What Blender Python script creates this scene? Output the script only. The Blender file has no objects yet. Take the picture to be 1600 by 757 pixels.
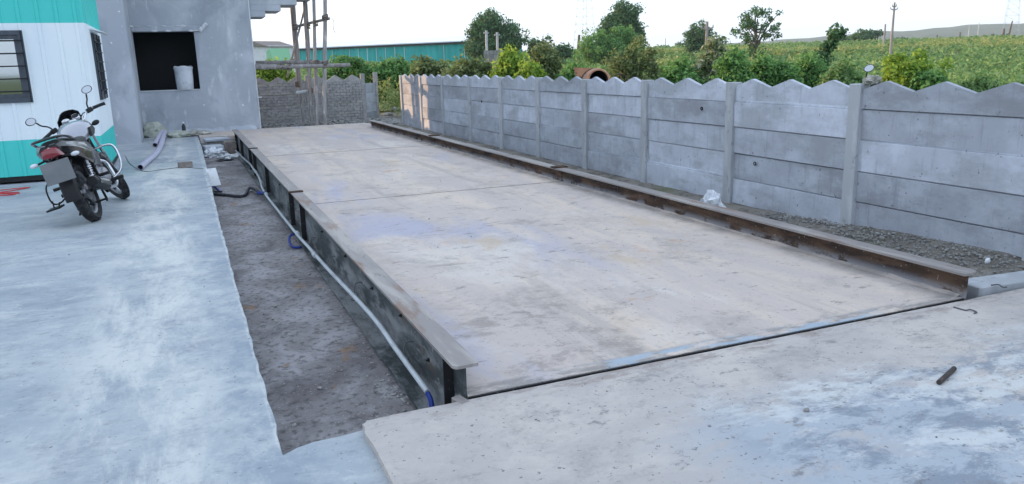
import bpy, bmesh, math, random
from mathutils import Vector, Matrix, noise as mnoise
rad = math.radians
scene = bpy.context.scene
COL = scene.collection

# ------------------------------------------------------------------ camera, sky, sun, exposure
CAM = Vector((-0.9973, -2.9051, 1.3944))
YAW, PITCH, ROLL, FPX = 0.39445, 0.22918, -0.027255, 1207.4
fwd = Vector((math.sin(YAW)*math.cos(PITCH), math.cos(YAW)*math.cos(PITCH), -math.sin(PITCH)))
r0 = Vector((math.cos(YAW), -math.sin(YAW), 0)); u0 = r0.cross(fwd)
rgt = r0*math.cos(ROLL) + u0*math.sin(ROLL); upv = -r0*math.sin(ROLL) + u0*math.cos(ROLL)
cam_data = bpy.data.cameras.new('camera'); cam = bpy.data.objects.new('camera', cam_data); COL.objects.link(cam)
cam.matrix_world = Matrix(((rgt.x, upv.x, -fwd.x, CAM.x), (rgt.y, upv.y, -fwd.y, CAM.y), (rgt.z, upv.z, -fwd.z, CAM.z), (0, 0, 0, 1)))
cam_data.sensor_width = 36.0; cam_data.lens = FPX/1600*36.0
cam_data.clip_start = 0.05; cam_data.clip_end = 20000
scene.camera = cam

SUN_DIR = Vector((-0.55, 0.835, 0.0)).normalized()       # horizontal direction towards the sun
SUN_EL = rad(10.0)
world = bpy.data.worlds.new('World'); scene.world = world; world.use_nodes = True
wn = world.node_tree.nodes; wl = world.node_tree.links
bg = wn['Background']; sky = wn.new('ShaderNodeTexSky'); sky.sky_type = 'NISHITA'; sky.sun_disc = False
sky.sun_elevation = SUN_EL
sky.sun_rotation = math.atan2(SUN_DIR.x, SUN_DIR.y)
sky.air_density = 1.0; sky.dust_density = 2.0; sky.ozone_density = 2.0; sky.altitude = 200
SKYMIX = 0.75
mixn = wn.new('ShaderNodeMix'); mixn.data_type = 'RGBA'; mixn.inputs[0].default_value = SKYMIX   # thin even cloud veil
mixn.inputs[7].default_value = (3.40, 3.98, 4.75, 1)
wl.new(sky.outputs[0], mixn.inputs[6]); wl.new(mixn.outputs[2], bg.inputs[0])
bg.inputs[1].default_value = 0.15
sun_d = bpy.data.lights.new('sun', 'SUN'); sun_d.energy = 2.9; sun_d.angle = rad(0.6); sun_d.color = (1.0, 0.62, 0.32)
sun = bpy.data.objects.new('sun', sun_d); COL.objects.link(sun)
sd = Vector((SUN_DIR.x*math.cos(SUN_EL), SUN_DIR.y*math.cos(SUN_EL), math.sin(SUN_EL)))
sun.rotation_euler = sd.to_track_quat('Z', 'Y').to_euler(); sun.location = (-20, 30, 20)
vs = scene.view_settings; vs.view_transform = 'Standard'; vs.look = 'None'; vs.gamma = 1.0; vs.exposure = 1.36; vs.use_curve_mapping = False
scene.render.engine = 'CYCLES'
scene.cycles.use_denoising = True
scene.cycles.max_bounces = 8; scene.cycles.transparent_max_bounces = 8

# ------------------------------------------------------------------ placing helpers (a viewing ray cut by a real plane)
def ray(x, y): return fwd + rgt*((x-800)/FPX) - upv*((y-378.5)/FPX)
def gz(x, y, z=0.0): d = ray(x, y); return CAM + d*((z-CAM.z)/d.z)
def gy(x, y, Y): d = ray(x, y); return CAM + d*((Y-CAM.y)/d.y)
def gx(x, y, X): d = ray(x, y); return CAM + d*((X-CAM.x)/d.x)
def gd(x, y, depth): return CAM + ray(x, y)*depth

# ------------------------------------------------------------------ materials
def mat(name, base, layers=(), rough=0.85, metallic=0.0, spec=0.3, bump=None, randv=0.0, coat=0.0):
    """base colour + noise-gated colour layers, all in object space.
    layer = dict(s=(sx,sy,sz), d=detail, lo, hi, c=colour, f=strength, w=distortion, gates=[(axis,a0,a1,b1,b0)], off=seed, r=rough)"""
    m = bpy.data.materials.new(name); m.use_nodes = True
    nt = m.node_tree; n = nt.nodes; l = nt.links
    bs = n['Principled BSDF']; bs.inputs['Roughness'].default_value = rough; bs.inputs['Metallic'].default_value = metallic
    bs.inputs['Specular IOR Level'].default_value = spec; bs.inputs['Coat Weight'].default_value = coat
    tc = n.new('ShaderNodeTexCoord'); cur = None
    rgb = n.new('ShaderNodeRGB'); rgb.outputs[0].default_value = (*base, 1); cur = rgb.outputs[0]
    co = tc.outputs['Object']
    oi = None
    if randv:
        oi = n.new('ShaderNodeObjectInfo')
        add = n.new('ShaderNodeVectorMath'); add.operation = 'MULTIPLY_ADD'
        add.inputs[1].default_value = (1, 1, 1)
        cmb = n.new('ShaderNodeCombineXYZ')
        ml = n.new('ShaderNodeMath'); ml.operation = 'MULTIPLY'; ml.inputs[1].default_value = 37.0
        l.new(oi.outputs['Random'], ml.inputs[0]); l.new(ml.outputs[0], cmb.inputs[0]); l.new(ml.outputs[0], cmb.inputs[1])
        l.new(co, add.inputs[0]); l.new(cmb.outputs[0], add.inputs[2]); co2 = add.outputs[0]
    else:
        co2 = co
    sep = None; rcur = None
    for k, L in enumerate(layers):
        mp = n.new('ShaderNodeMapping'); mp.inputs['Scale'].default_value = L.get('s', (1, 1, 1))
        o = L.get('off', k*3.7); mp.inputs['Location'].default_value = (o, o*1.3, o*.7)
        if 'rot' in L: mp.inputs['Rotation'].default_value = (0, 0, L['rot'])
        l.new(co2, mp.inputs[0])
        nz = n.new('ShaderNodeTexNoise'); nz.inputs['Scale'].default_value = 1; nz.inputs['Detail'].default_value = L.get('d', 5)
        nz.inputs['Roughness'].default_value = L.get('nr', 0.6); nz.inputs['Distortion'].default_value = L.get('w', 0)
        l.new(mp.outputs[0], nz.inputs['Vector'])
        mr = n.new('ShaderNodeMapRange'); mr.interpolation_type = 'SMOOTHSTEP'
        mr.inputs[1].default_value = L['lo']; mr.inputs[2].default_value = L['hi']; mr.inputs[3].default_value = 0; mr.inputs[4].default_value = L.get('f', 1)
        l.new(nz.outputs['Fac'], mr.inputs[0]); fac = mr.outputs[0]
        for (ax, a0, a1, b1, b0) in L.get('gates', ()):
            if sep is None:
                sep = n.new('ShaderNodeSeparateXYZ'); l.new(co, sep.inputs[0])
            for (p, q) in ((a0, a1), (b0, b1)):
                g = n.new('ShaderNodeMapRange'); g.interpolation_type = 'SMOOTHSTEP'
                g.inputs[1].default_value = min(p, q); g.inputs[2].default_value = max(p, q)
                if p < q: g.inputs[3].default_value, g.inputs[4].default_value = 0, 1
                else: g.inputs[3].default_value, g.inputs[4].default_value = 1, 0
                l.new(sep.outputs['XYZ'.index(ax)], g.inputs[0])
                mu = n.new('ShaderNodeMath'); mu.operation = 'MULTIPLY'; l.new(fac, mu.inputs[0]); l.new(g.outputs[0], mu.inputs[1]); fac = mu.outputs[0]
        mx = n.new('ShaderNodeMix'); mx.data_type = 'RGBA'; l.new(fac, mx.inputs[0]); l.new(cur, mx.inputs[6]); mx.inputs[7].default_value = (*L['c'], 1)
        cur = mx.outputs[2]
        if 'r' in L:
            rm = n.new('ShaderNodeMix'); rm.data_type = 'FLOAT'; l.new(fac, rm.inputs[0])
            if rcur is None: rm.inputs[2].default_value = rough
            else: l.new(rcur, rm.inputs[2])
            rm.inputs[3].default_value = L['r']; rcur = rm.outputs[0]
    if rcur is not None: l.new(rcur, bs.inputs['Roughness'])
    if randv:
        mr = n.new('ShaderNodeMapRange'); mr.inputs[3].default_value = 1-randv; mr.inputs[4].default_value = 1+randv
        l.new(oi.outputs['Random'], mr.inputs[0])
        vm = n.new('ShaderNodeMix'); vm.data_type = 'RGBA'; vm.blend_type = 'MULTIPLY'; vm.inputs[0].default_value = 1
        cc = n.new('ShaderNodeCombineXYZ')
        for i in range(3): l.new(mr.outputs[0], cc.inputs[i])
        l.new(cur, vm.inputs[6]); l.new(cc.outputs[0], vm.inputs[7]); cur = vm.outputs[2]
    l.new(cur, bs.inputs['Base Color'])
    if bump:
        sc, st, dist = bump
        nz = n.new('ShaderNodeTexNoise'); nz.inputs['Scale'].default_value = sc; nz.inputs['Detail'].default_value = 6; nz.inputs['Roughness'].default_value = .65
        l.new(co2, nz.inputs['Vector'])
        bp = n.new('ShaderNodeBump'); bp.inputs['Strength'].default_value = st; bp.inputs['Distance'].default_value = dist
        l.new(nz.outputs['Fac'], bp.inputs['Height']); l.new(bp.outputs[0], bs.inputs['Normal'])
    return m

def leafmat(name, cols, trans=0.35):
    m = bpy.data.materials.new(name); m.use_nodes = True
    nt = m.node_tree; n = nt.nodes; l = nt.links
    bs = n['Principled BSDF']; bs.inputs['Roughness'].default_value = 0.6; bs.inputs['Specular IOR Level'].default_value = 0.25
    g = n.new('ShaderNodeNewGeometry'); cr = n.new('ShaderNodeValToRGB'); e = cr.color_ramp.elements
    e[0].color = (*cols[0], 1); e[1].color = (*cols[-1], 1)
    for i, c in enumerate(cols[1:-1]): x = e.new((i+1)/(len(cols)-1)); x.color = (*c, 1)
    l.new(g.outputs['Random Per Island'], cr.inputs[0]); l.new(cr.outputs[0], bs.inputs['Base Color'])
    tr = n.new('ShaderNodeBsdfTranslucent'); l.new(cr.outputs[0], tr.inputs[0])
    mx = n.new('ShaderNodeMixShader'); mx.inputs[0].default_value = trans
    l.new(bs.outputs[0], mx.inputs[1]); l.new(tr.outputs[0], mx.inputs[2]); l.new(mx.outputs[0], n['Material Output'].inputs[0])
    return m

# ------------------------------------------------------------------ mesh builder
class MB:
    def __init__(s): s.v = []; s.f = []
    def add(s, vs_, fs_):
        o = len(s.v); s.v += [tuple(v) for v in vs_]; s.f += [tuple(i+o for i in f) for f in fs_]; return s
    def box(s, x0, x1, y0, y1, z0, z1, M=None):
        vs_ = [Vector((x, y, z)) for x in (x0, x1) for y in (y0, y1) for z in (z0, z1)]
        if M: vs_ = [M @ v for v in vs_]
        return s.add(vs_, [(0, 1, 3, 2), (4, 6, 7, 5), (0, 4, 5, 1), (2, 3, 7, 6), (0, 2, 6, 4), (1, 5, 7, 3)])
    def cbox(s, c, d, M=None):
        T = Matrix.Translation(Vector(c)) @ (M.to_4x4() if M else Matrix())
        return s.box(-d[0]/2, d[0]/2, -d[1]/2, d[1]/2, -d[2]/2, d[2]/2, T)
    def tube(s, pts, r, seg=8, caps=True, flat=1.0):
        pts = [Vector(p) for p in pts]; n = len(pts); rs = r if isinstance(r, (list, tuple)) else [r]*n
        vs_ = []; prev = None
        for i, p in enumerate(pts):
            t = (pts[min(i+1, n-1)] - pts[max(i-1, 0)]).normalized()
            if prev is None: a = t.cross(Vector((0, 0, 1))); a = a if a.length > .05 else t.cross(Vector((1, 0, 0)))
            else: a = prev - t*prev.dot(t)
            a.normalize(); prev = a; b = t.cross(a)
            for k in range(seg):
                w = 2*math.pi*k/seg; vs_.append(p + (a*math.cos(w) + b*math.sin(w)*flat)*rs[i])
        fs_ = [(i*seg+k, i*seg+(k+1) % seg, (i+1)*seg+(k+1) % seg, (i+1)*seg+k) for i in range(n-1) for k in range(seg)]
        if caps: fs_ += [tuple(range(seg))[::-1], tuple((n-1)*seg+k for k in range(seg))]
        return s.add(vs_, fs_)
    def lathe(s, prof, seg=16, M=None, caps=False):
        """profile of (radius, height) turned about local z"""
        vs_ = []; n = len(prof)
        for r, h in prof:
            for k in range(seg):
                a = 2*math.pi*k/seg; v = Vector((r*math.cos(a), r*math.sin(a), h)); vs_.append(M @ v if M else v)
        fs_ = [(i*seg+k, i*seg+(k+1) % seg, (i+1)*seg+(k+1) % seg, (i+1)*seg+k) for i in range(n-1) for k in range(seg)]
        if caps: fs_ += [tuple(range(seg))[::-1], tuple((n-1)*seg+k for k in range(seg))]
        return s.add(vs_, fs_)
    def prism(s, poly, d0, d1, axis='y', M=None):
        """polygon of 2-D points extruded along an axis"""
        n = len(poly)
        def pt(a, b, d): return {'y': Vector((a, d, b)), 'x': Vector((d, a, b)), 'z': Vector((a, b, d))}[axis]
        vs_ = [pt(a, b, d0) for a, b in poly] + [pt(a, b, d1) for a, b in poly]
        if M: vs_ = [M @ v for v in vs_]
        fs_ = [tuple(range(n)), tuple(range(2*n-1, n-1, -1))] + [(i, i+n, (i+1) % n+n, (i+1) % n) for i in range(n)]
        return s.add(vs_, fs_)
    def loft(s, rings, caps=True):
        m = len(rings[0]); n = len(rings); vs_ = [p for r in rings for p in r]
        fs_ = [(i*m+k, i*m+(k+1) % m, (i+1)*m+(k+1) % m, (i+1)*m+k) for i in range(n-1) for k in range(m)]
        if caps: fs_ += [tuple(range(m))[::-1], tuple((n-1)*m+k for k in range(m))]
        return s.add(vs_, fs_)
    def mesh(s, name, m=None, smooth=False, bevel=0.0, fix=True):
        me = bpy.data.meshes.new(name); me.from_pydata(s.v, [], s.f); me.update()
        if fix or bevel:
            b = bmesh.new(); b.from_mesh(me)
            if bevel: bmesh.ops.bevel(b, geom=b.edges[:], offset=bevel, segments=1, affect='EDGES', profile=0.7)
            bmesh.ops.recalc_face_normals(b, faces=b.faces); b.to_mesh(me); b.free()
        if m: me.materials.append(m)
        if smooth:
            me.polygons.foreach_set('use_smooth', [True]*len(me.polygons))
            try: me.set_sharp_from_angle(angle=rad(40))
            except Exception: pass
        return me
    def build(s, name, m, parent=None, smooth=False, bevel=0.0, fix=True):
        o = bpy.data.objects.new(name, s.mesh(name, m, smooth, bevel, fix)); COL.objects.link(o)
        if parent: o.parent = parent
        return o
def inst(name, me, parent, loc=(0, 0, 0), rot=(0, 0, 0)):
    o = bpy.data.objects.new(name, me); COL.objects.link(o); o.parent = parent; o.location = loc; o.rotation_euler = rot; return o
def thing(name, label, cat, loc=(0, 0, 0), rot=(0, 0, 0), group=None):
    o = bpy.data.objects.new(name, None); COL.objects.link(o); o.empty_display_size = .1
    o.location = loc; o.rotation_euler = rot
    return tag(o, label, cat, group)
def tag(o, label, cat, group=None):
    o['label'] = label; o['category'] = cat
    if group: o['group'] = group
    return o
def struct(o): o['kind'] = 'structure'; return o
def stuff(o, label=None, cat=None):
    o['kind'] = 'stuff'
    if label: o['label'] = label
    if cat: o['category'] = cat
    return o
def copy_tree(o, parent=None):
    c = o.copy(); COL.objects.link(c); c.parent = parent
    for ch in list(o.children): copy_tree(ch, c)
    return c
def smooth_path(pts, n=6):
    P = [Vector(p) for p in pts]; P = [P[0]*2-P[1]] + P + [P[-1]*2-P[-2]]; out = []
    for i in range(1, len(P)-2):
        for k in range(n):
            t = k/n; a, b, c, d = P[i-1:i+3]
            out.append(.5*((2*b) + (c-a)*t + (2*a-5*b+4*c-d)*t*t + (3*b-a-3*c+d)*t**3))
    out.append(P[-2]); return out
def blob(seed, rx, ry, rz, lump=.25, sub=2, flat=True, sharp=1.0):
    b = bmesh.new(); bmesh.ops.create_icosphere(b, subdivisions=sub, radius=1)
    for v in b.verts:
        k = 1 + lump*mnoise.noise(v.co*1.3*sharp + Vector((seed*7.1, seed*3.3, seed)))*1.6
        v.co = Vector((v.co.x*rx*k, v.co.y*ry*k, v.co.z*rz*k))
        if flat and v.co.z < -rz*.6: v.co.z = -rz*.6
    mb = MB(); b.verts.ensure_lookup_table()
    mb.add([v.co.copy() for v in b.verts], [tuple(v.index for v in f.verts) for f in b.faces]); b.free(); return mb

# ------------------------------------------------------------------ palette
M = {}
M['slab'] = mat('yard_concrete', (.325, .362, .396), [
    dict(s=(1.3, 1.2, 1), d=12, lo=.42, hi=.62, c=(.42, .445, .46), f=.85, w=.2, nr=.74),
    dict(s=(.9, 1.0, 1), d=12, lo=.47, hi=.66, c=(.225, .255, .30), f=.75, w=.2, off=11, nr=.74),
    dict(s=(2.0, 5.0, 1), d=12, lo=.50, hi=.68, c=(.53, .545, .54), f=.65, w=.3, off=5, nr=.78, rot=.12),
    dict(s=(3.0, 6.0, 1), d=12, lo=.54, hi=.70, c=(.205, .23, .265), f=.6, w=.3, off=37, nr=.78, rot=-.1),
    dict(s=(3.0, .9, 1), d=12, lo=.42, hi=.60, c=(.58, .585, .565), f=.8, w=.3, off=19, nr=.74, gates=[('X', -1.8, -1.45, -1.15, -.85)]),
    dict(s=(4.0, 3.0, 1), d=12, lo=.44, hi=.60, c=(.235, .28, .335), f=.7, w=.3, off=29, nr=.74, gates=[('X', -1.1, -.9, -.7, -.6)]),
    dict(s=(30, 8, 1), d=5, lo=.42, hi=.55, c=(.52, .54, .54), f=.6, off=83, gates=[('X', -.812, -.799, -.7, -.6), ('Y', -.08, 0, 20, 21)]),
    dict(s=(9, 11, 9), d=9, lo=.52, hi=.68, c=(.20, .22, .25), f=.5, off=91, nr=.8),
    dict(s=(12, 12, 12), d=9, lo=.54, hi=.70, c=(.60, .615, .61), f=.4, off=97, nr=.8),
    dict(s=(38, 38, 38), d=2, lo=.67, hi=.73, c=(.11, .11, .12), f=.6, off=2)],
    rough=.75, spec=.2, bump=(30, .3, .008))
M['apron'] = mat('apron_concrete', (.43, .395, .38), [
    dict(s=(1.2, 1.6, 1), d=12, lo=.45, hi=.63, c=(.52, .475, .44), f=.85, w=.2, nr=.74),
    dict(s=(2.6, 3.4, 1), d=12, lo=.5, hi=.68, c=(.30, .28, .275), f=.65, w=.2, nr=.78, off=55),
    dict(s=(1.1, 1.5, 1), d=12, lo=.42, hi=.54, c=(.365, .40, .445), f=.95, w=.2, off=8, nr=.74, gates=[('Y', -6, -5.5, -.8, -.35), ('X', .3, .9, 6, 7)]),
    dict(s=(2.2, 3.6, 1), d=12, lo=.475, hi=.57, c=(.21, .24, .285), f=.85, w=.3, off=23, nr=.76, gates=[('Y', -6, -5.5, -.75, -.4), ('X', .6, 1.1, 6, 7)]),
    dict(s=(1.8, 4.0, 1), d=12, lo=.50, hi=.60, c=(.56, .57, .57), f=.75, w=.3, off=31, nr=.76, gates=[('Y', -6, -5.5, -.55, -.3), ('X', .5, 1.1, 6, 7)]),
    dict(s=(2.5, 4.5, 1), d=11, lo=.57, hi=.66, c=(.22, .21, .21), f=.65, off=41, nr=.76),
    dict(s=(7, 10, 1), d=9, lo=.57, hi=.66, c=(.17, .165, .17), f=.7, off=4, nr=.74, gates=[('Y', -1.6, -1.2, -.2, -.1), ('X', -.1, .4, 2.4, 3)]),
    dict(s=(5, 12, 1), d=9, lo=.46, hi=.62, c=(.25, .205, .18), f=.65, off=71, nr=.7, gates=[('Y', -.13, -.07, .5, 1)]),
    dict(s=(14, 14, 14), d=8, lo=.53, hi=.68, c=(.27, .255, .25), f=.55, off=91, nr=.8),
    dict(s=(45, 45, 45), d=2, lo=.66, hi=.72, c=(.12, .12, .12), f=.7, off=2)],
    rough=.85, spec=.15, bump=(30, .4, .010))
M['deck'] = mat('dusty_steel_deck', (.49, .425, .395), [
    dict(s=(1.5, .30, 1), d=11, lo=.42, hi=.62, c=(.60, .505, .43), f=.9, w=.3, nr=.70),
    dict(s=(1.0, .30, 1), d=9, lo=.50, hi=.66, c=(.395, .385, .465), f=.9, w=.4, off=9, nr=.64),
    dict(s=(.9, .5, 1), d=10, lo=.52, hi=.68, c=(.60, .55, .51), f=.8, w=.4, off=131, nr=.68),
    dict(s=(1.6, 1.2, 1), d=11, lo=.50, hi=.68, c=(.35, .31, .285), f=.75, w=.4, off=77, nr=.75),
    dict(s=(2.2, 3.4, 1), d=10, lo=.56, hi=.68, c=(.28, .25, .23), f=.65, w=.4, off=14, nr=.74),
    dict(s=(5.0, 9.0, 1), d=8, lo=.58, hi=.66, c=(.22, .195, .18), f=.7, off=3, nr=.72),
    dict(s=(1.6, 1.8, 1), d=8, lo=.61, hi=.71, c=(.46, .28, .18), f=.65, off=27, nr=.7),
    dict(s=(1.6, .8, 1), d=8, lo=.56, hi=.68, c=(.50, .40, .30), f=.7, off=67, nr=.7),
    dict(s=(3.5, .25, 1), d=9, lo=.52, hi=.66, c=(.33, .295, .275), f=.5, w=.2, off=101, nr=.7, gates=[('X', .5, .75, .95, 1.2)]),
    dict(s=(3.5, .25, 1), d=9, lo=.52, hi=.66, c=(.33, .295, .275), f=.5, w=.2, off=111, nr=.7, gates=[('X', 1.9, 2.1, 2.35, 2.55)]),
    dict(s=(4, 5, 1), d=10, lo=.48, hi=.62, c=(.27, .235, .215), f=.7, off=141, nr=.75, gates=[('X', .1, .4, 1.0, 1.4), ('Y', -1, -.5, .9, 1.6)]),
    dict(s=(5, 3, 1), d=9, lo=.42, hi=.6, c=(.29, .265, .25), f=.7, off=121, nr=.7, gates=[('X', 2.80, 2.98, 4, 5)]),
    dict(s=(6, 20, 1), d=9, lo=.42, hi=.56, c=(.25, .235, .225), f=.8, off=61, nr=.72, gates=[('Y', -1, -.5, .09, .14)]),
    dict(s=(2.2, 9, 1), d=9, lo=.46, hi=.54, c=(.33, .41, .49), f=.8, off=50, nr=.68, gates=[('Y', -1, -.5, .09, .125), ('X', .3, .8, 2.2, 2.5)]),
    dict(s=(18, 18, 18), d=6, lo=.56, hi=.70, c=(.31, .27, .25), f=.5, off=91, nr=.75),
    dict(s=(50, 50, 50), d=2, lo=.66, hi=.72, c=(.15, .13, .125), f=.6, off=2)],
    rough=.8, spec=.2, bump=(22, .35, .008))
M['joint'] = mat('grimy_joint', (.16, .145, .135), [
    dict(s=(3, 30, 1), d=8, lo=.46, hi=.58, c=(.46, .42, .385), f=.85, nr=.7),
    dict(s=(20, 40, 1), d=5, lo=.5, hi=.6, c=(.06, .055, .05), f=.8, off=9)], rough=.95)
M['flange'] = mat('worn_steel_flange', (0.256, 0.232, 0.224), [
    dict(s=(9, 1.2, 9), d=6, lo=.45, hi=.66, c=(0.393, 0.359, 0.334), f=.8, w=.5),
    dict(s=(7, 1.4, 7), d=6, lo=.54, hi=.66, c=(0.206, 0.126, 0.088), f=.75, off=7),
    dict(s=(25, 6, 25), d=5, lo=.6, hi=.7, c=(0.118, 0.094, 0.083), f=.6, off=3)], rough=.6, spec=.35, bump=(40, .25, .004), metallic=.15)
M['web'] = mat('dark_painted_web', (0.038, 0.045, 0.048), [
    dict(s=(3, 1.5, 6), d=10, lo=.43, hi=.57, c=(.27, .28, .29), f=.8, w=.3, nr=.72, gates=[('Z', -.6, -.5, -.06, .12)]),
    dict(s=(5, 3, 5), d=10, lo=.48, hi=.66, c=(0.085, 0.100, 0.102), f=.9, off=5, nr=.72),
    dict(s=(4, 2, 5), d=9, lo=.56, hi=.68, c=(0.102, 0.064, 0.043), f=.6, off=15, nr=.7),
    dict(s=(30, 22, 30), d=4, lo=.62, hi=.7, c=(0.306, 0.315, 0.315), f=.6, off=9)], rough=.6, spec=.3, bump=(25, .25, .004))
M['rust'] = mat('rusty_web', (0.060, 0.040, 0.031), [
    dict(s=(6, 3, 14), d=7, lo=.44, hi=.6, c=(0.121, 0.075, 0.052), f=.8, w=.4),
    dict(s=(4, 2.2, 9), d=7, lo=.52, hi=.66, c=(0.029, 0.023, 0.026), f=.8, off=6),
    dict(s=(6, 5, 10), d=6, lo=.4, hi=.52, c=(0.322, 0.328, 0.354), f=.8, off=13, gates=[('Z', -.2, -.1, -.005, .075)]),
    dict(s=(60, 60, 60), d=2, lo=.66, hi=.72, c=(0.322, 0.335, 0.354), f=.6, off=8)], rough=.9, spec=.15, bump=(45, .5, .004))
M['stiff'] = mat('black_stiffener', (.014, .014, .016), [dict(s=(40, 40, 40), d=3, lo=.6, hi=.7, c=(.1, .1, .1), f=.6)], rough=.6)
M['pit'] = mat('pit_floor_dirt', (0.228, 0.214, 0.218), [
    dict(s=(3, 2.2, 1), d=7, lo=.42, hi=.62, c=(0.354, 0.343, 0.358), f=.8, w=.6),
    dict(s=(2, 1.5, 1), d=6, lo=.52, hi=.68, c=(0.131, 0.120, 0.126), f=.8, w=.6, off=8),
    dict(s=(3.2, 2.4, 1), d=5, lo=.62, hi=.68, c=(0.262, 0.169, 0.106), f=.7, off=16),
    dict(s=(22, 22, 22), d=8, lo=.5, hi=.64, c=(0.092, 0.086, 0.087), f=.7, off=2),
    dict(s=(80, 80, 80), d=2, lo=.64, hi=.7, c=(0.497, 0.479, 0.476), f=.6, off=5)], rough=.95, spec=.1, bump=(40, .7, .012))
M['dirt'] = mat('rubbly_dirt', (.19, .175, .155), [
    dict(s=(2, 2, 1), d=7, lo=.4, hi=.62, c=(.27, .25, .225), f=.9),
    dict(s=(9, 9, 9), d=6, lo=.52, hi=.66, c=(.09, .085, .075), f=.8, off=4),
    dict(s=(1.4, 1.4, 1), d=5, lo=.55, hi=.68, c=(.13, .15, .07), f=.6, off=9)], rough=.95, spec=.1, bump=(25, .9, .03))
M['wall'] = mat('precast_concrete', (0.400, 0.422, 0.479), [
    dict(s=(2.2, 2.2, 2.6), d=10, lo=.42, hi=.64, c=(0.520, 0.551, 0.621), f=.75, w=.15, nr=.7),
    dict(s=(3.5, 1.6, 3.5), d=10, lo=.48, hi=.68, c=(0.290, 0.304, 0.341), f=.75, off=7, nr=.72),
    dict(s=(1.3, .9, 2.0), d=9, lo=.50, hi=.62, c=(.27, .28, .30), f=.6, off=47, nr=.66),
    dict(s=(14, 14, 1.6), d=8, lo=.53, hi=.7, c=(0.240, 0.252, 0.286), f=.55, off=17, nr=.7),
    dict(s=(9, 9, 9), d=9, lo=.52, hi=.72, c=(0.300, 0.314, 0.352), f=.5, off=27, nr=.78),
    dict(s=(26, 26, 26), d=3, lo=.67, hi=.72, c=(0.120, 0.124, 0.143), f=.8, off=3)], rough=.88, spec=.15, bump=(45, .4, .004), randv=.16)
M['wallpost'] = mat('precast_post_concrete', (0.375, 0.390, 0.413), [
    dict(s=(8, 8, 2.4), d=6, lo=.45, hi=.65, c=(0.495, 0.510, 0.540), f=.7),
    dict(s=(18, 18, 10), d=5, lo=.58, hi=.68, c=(0.225, 0.225, 0.240), f=.6, off=3)], rough=.85, spec=.2, bump=(35, .3, .004), randv=.08)
M['brickwall'] = mat('brick_stamped_concrete', (0.338, 0.329, 0.338), [
    dict(s=(3, 3, 4), d=6, lo=.42, hi=.64, c=(0.464, 0.448, 0.448), f=.8),
    dict(s=(12, 12, 18), d=4, lo=.5, hi=.66, c=(0.227, 0.220, 0.227), f=.7, off=5)], rough=.9, spec=.15, bump=(40, .4, .004), randv=.06)
M['plaster'] = mat('cement_plaster', (0.390, 0.416, 0.465), [
    dict(s=(.9, .9, .8), d=7, lo=.42, hi=.62, c=(0.523, 0.549, 0.598), f=.85, w=.8),
    dict(s=(1.1, 1.1, .7), d=6, lo=.54, hi=.7, c=(0.283, 0.308, 0.357), f=.7, w=.8, off=7),
    dict(s=(7, 7, 2.2), d=5, lo=.6, hi=.68, c=(0.665, 0.681, 0.698), f=.5, off=3),
    dict(s=(13, 13, 9), d=3, lo=.70, hi=.73, c=(0.817, 0.817, 0.817), f=.8, off=21)], rough=.85, spec=.2, bump=(12, .25, .01))
M['plaster_edge'] = mat('fresh_plaster_bead', (0.624, 0.648, 0.684), [dict(s=(4, 4, 2), d=5, lo=.5, hi=.7, c=(0.408, 0.420, 0.456), f=.8)], rough=.85)
M['cabwhite'] = mat('white_coated_sheet', (0.784, 0.834, 0.860), [
    dict(s=(1.2, 1.2, .5), d=5, lo=.45, hi=.7, c=(0.694, 0.756, 0.840), f=.7),
    dict(s=(14, 14, .7), d=5, lo=.56, hi=.72, c=(0.582, 0.638, 0.717), f=.35, off=4)], rough=.4, spec=.4)
M['cabteal'] = mat('turquoise_coated_sheet', (.060, .58, .53), [
    dict(s=(1.5, 1.5, .5), d=5, lo=.45, hi=.7, c=(.09, .64, .60), f=.7),
    dict(s=(14, 14, .9), d=5, lo=.58, hi=.72, c=(.04, .43, .40), f=.4, off=4)], rough=.4, spec=.4)
M['darkmetal'] = mat('dark_grey_window_metal', (.055, .065, .085), [dict(s=(9, 9, 9), d=4, lo=.5, hi=.7, c=(.1, .11, .135), f=.6)], rough=.45, spec=.45)
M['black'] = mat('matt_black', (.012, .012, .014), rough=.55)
M['gloss_black'] = mat('gloss_black_paint', (.010, .010, .012), rough=.18, spec=.5, coat=.5)
M['rubber'] = mat('tyre_rubber', (.022, .022, .025), [dict(s=(18, 18, 18), d=4, lo=.45, hi=.7, c=(.07, .068, .066), f=.7)], rough=.8, spec=.2, bump=(60, .3, .003))
M['chrome'] = mat('dulled_chrome', (.62, .63, .66), [dict(s=(20, 20, 20), d=3, lo=.5, hi=.7, c=(.4, .4, .42), f=.6)], rough=.2, metallic=1)
M['alu'] = mat('cast_alloy', (.30, .30, .32), [dict(s=(16, 16, 16), d=4, lo=.5, hi=.7, c=(.14, .14, .15), f=.7)], rough=.42, metallic=.85)
M['silver'] = mat('silver_tank_paint', (0.345, 0.352, 0.398), [dict(s=(5, 5, 5), d=4, lo=.5, hi=.7, c=(0.255, 0.262, 0.307), f=.6)], rough=.22, metallic=.45, coat=.6)
M['seat'] = mat('black_vinyl', (.018, .018, .02), [dict(s=(8, 8, 8), d=4, lo=.5, hi=.7, c=(.05, .05, .052), f=.6)], rough=.55, bump=(90, .2, .002))
M['redlens'] = mat('red_lens', (0.196, 0.006, 0.014), rough=.12, spec=.6, coat=.6)
M['clearlens'] = mat('clear_lens', (.62, .64, .68), rough=.12, spec=.6, coat=.6)
M['mirror'] = mat('mirror_glass', (.42, .44, .47), rough=.05, metallic=1)
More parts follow.
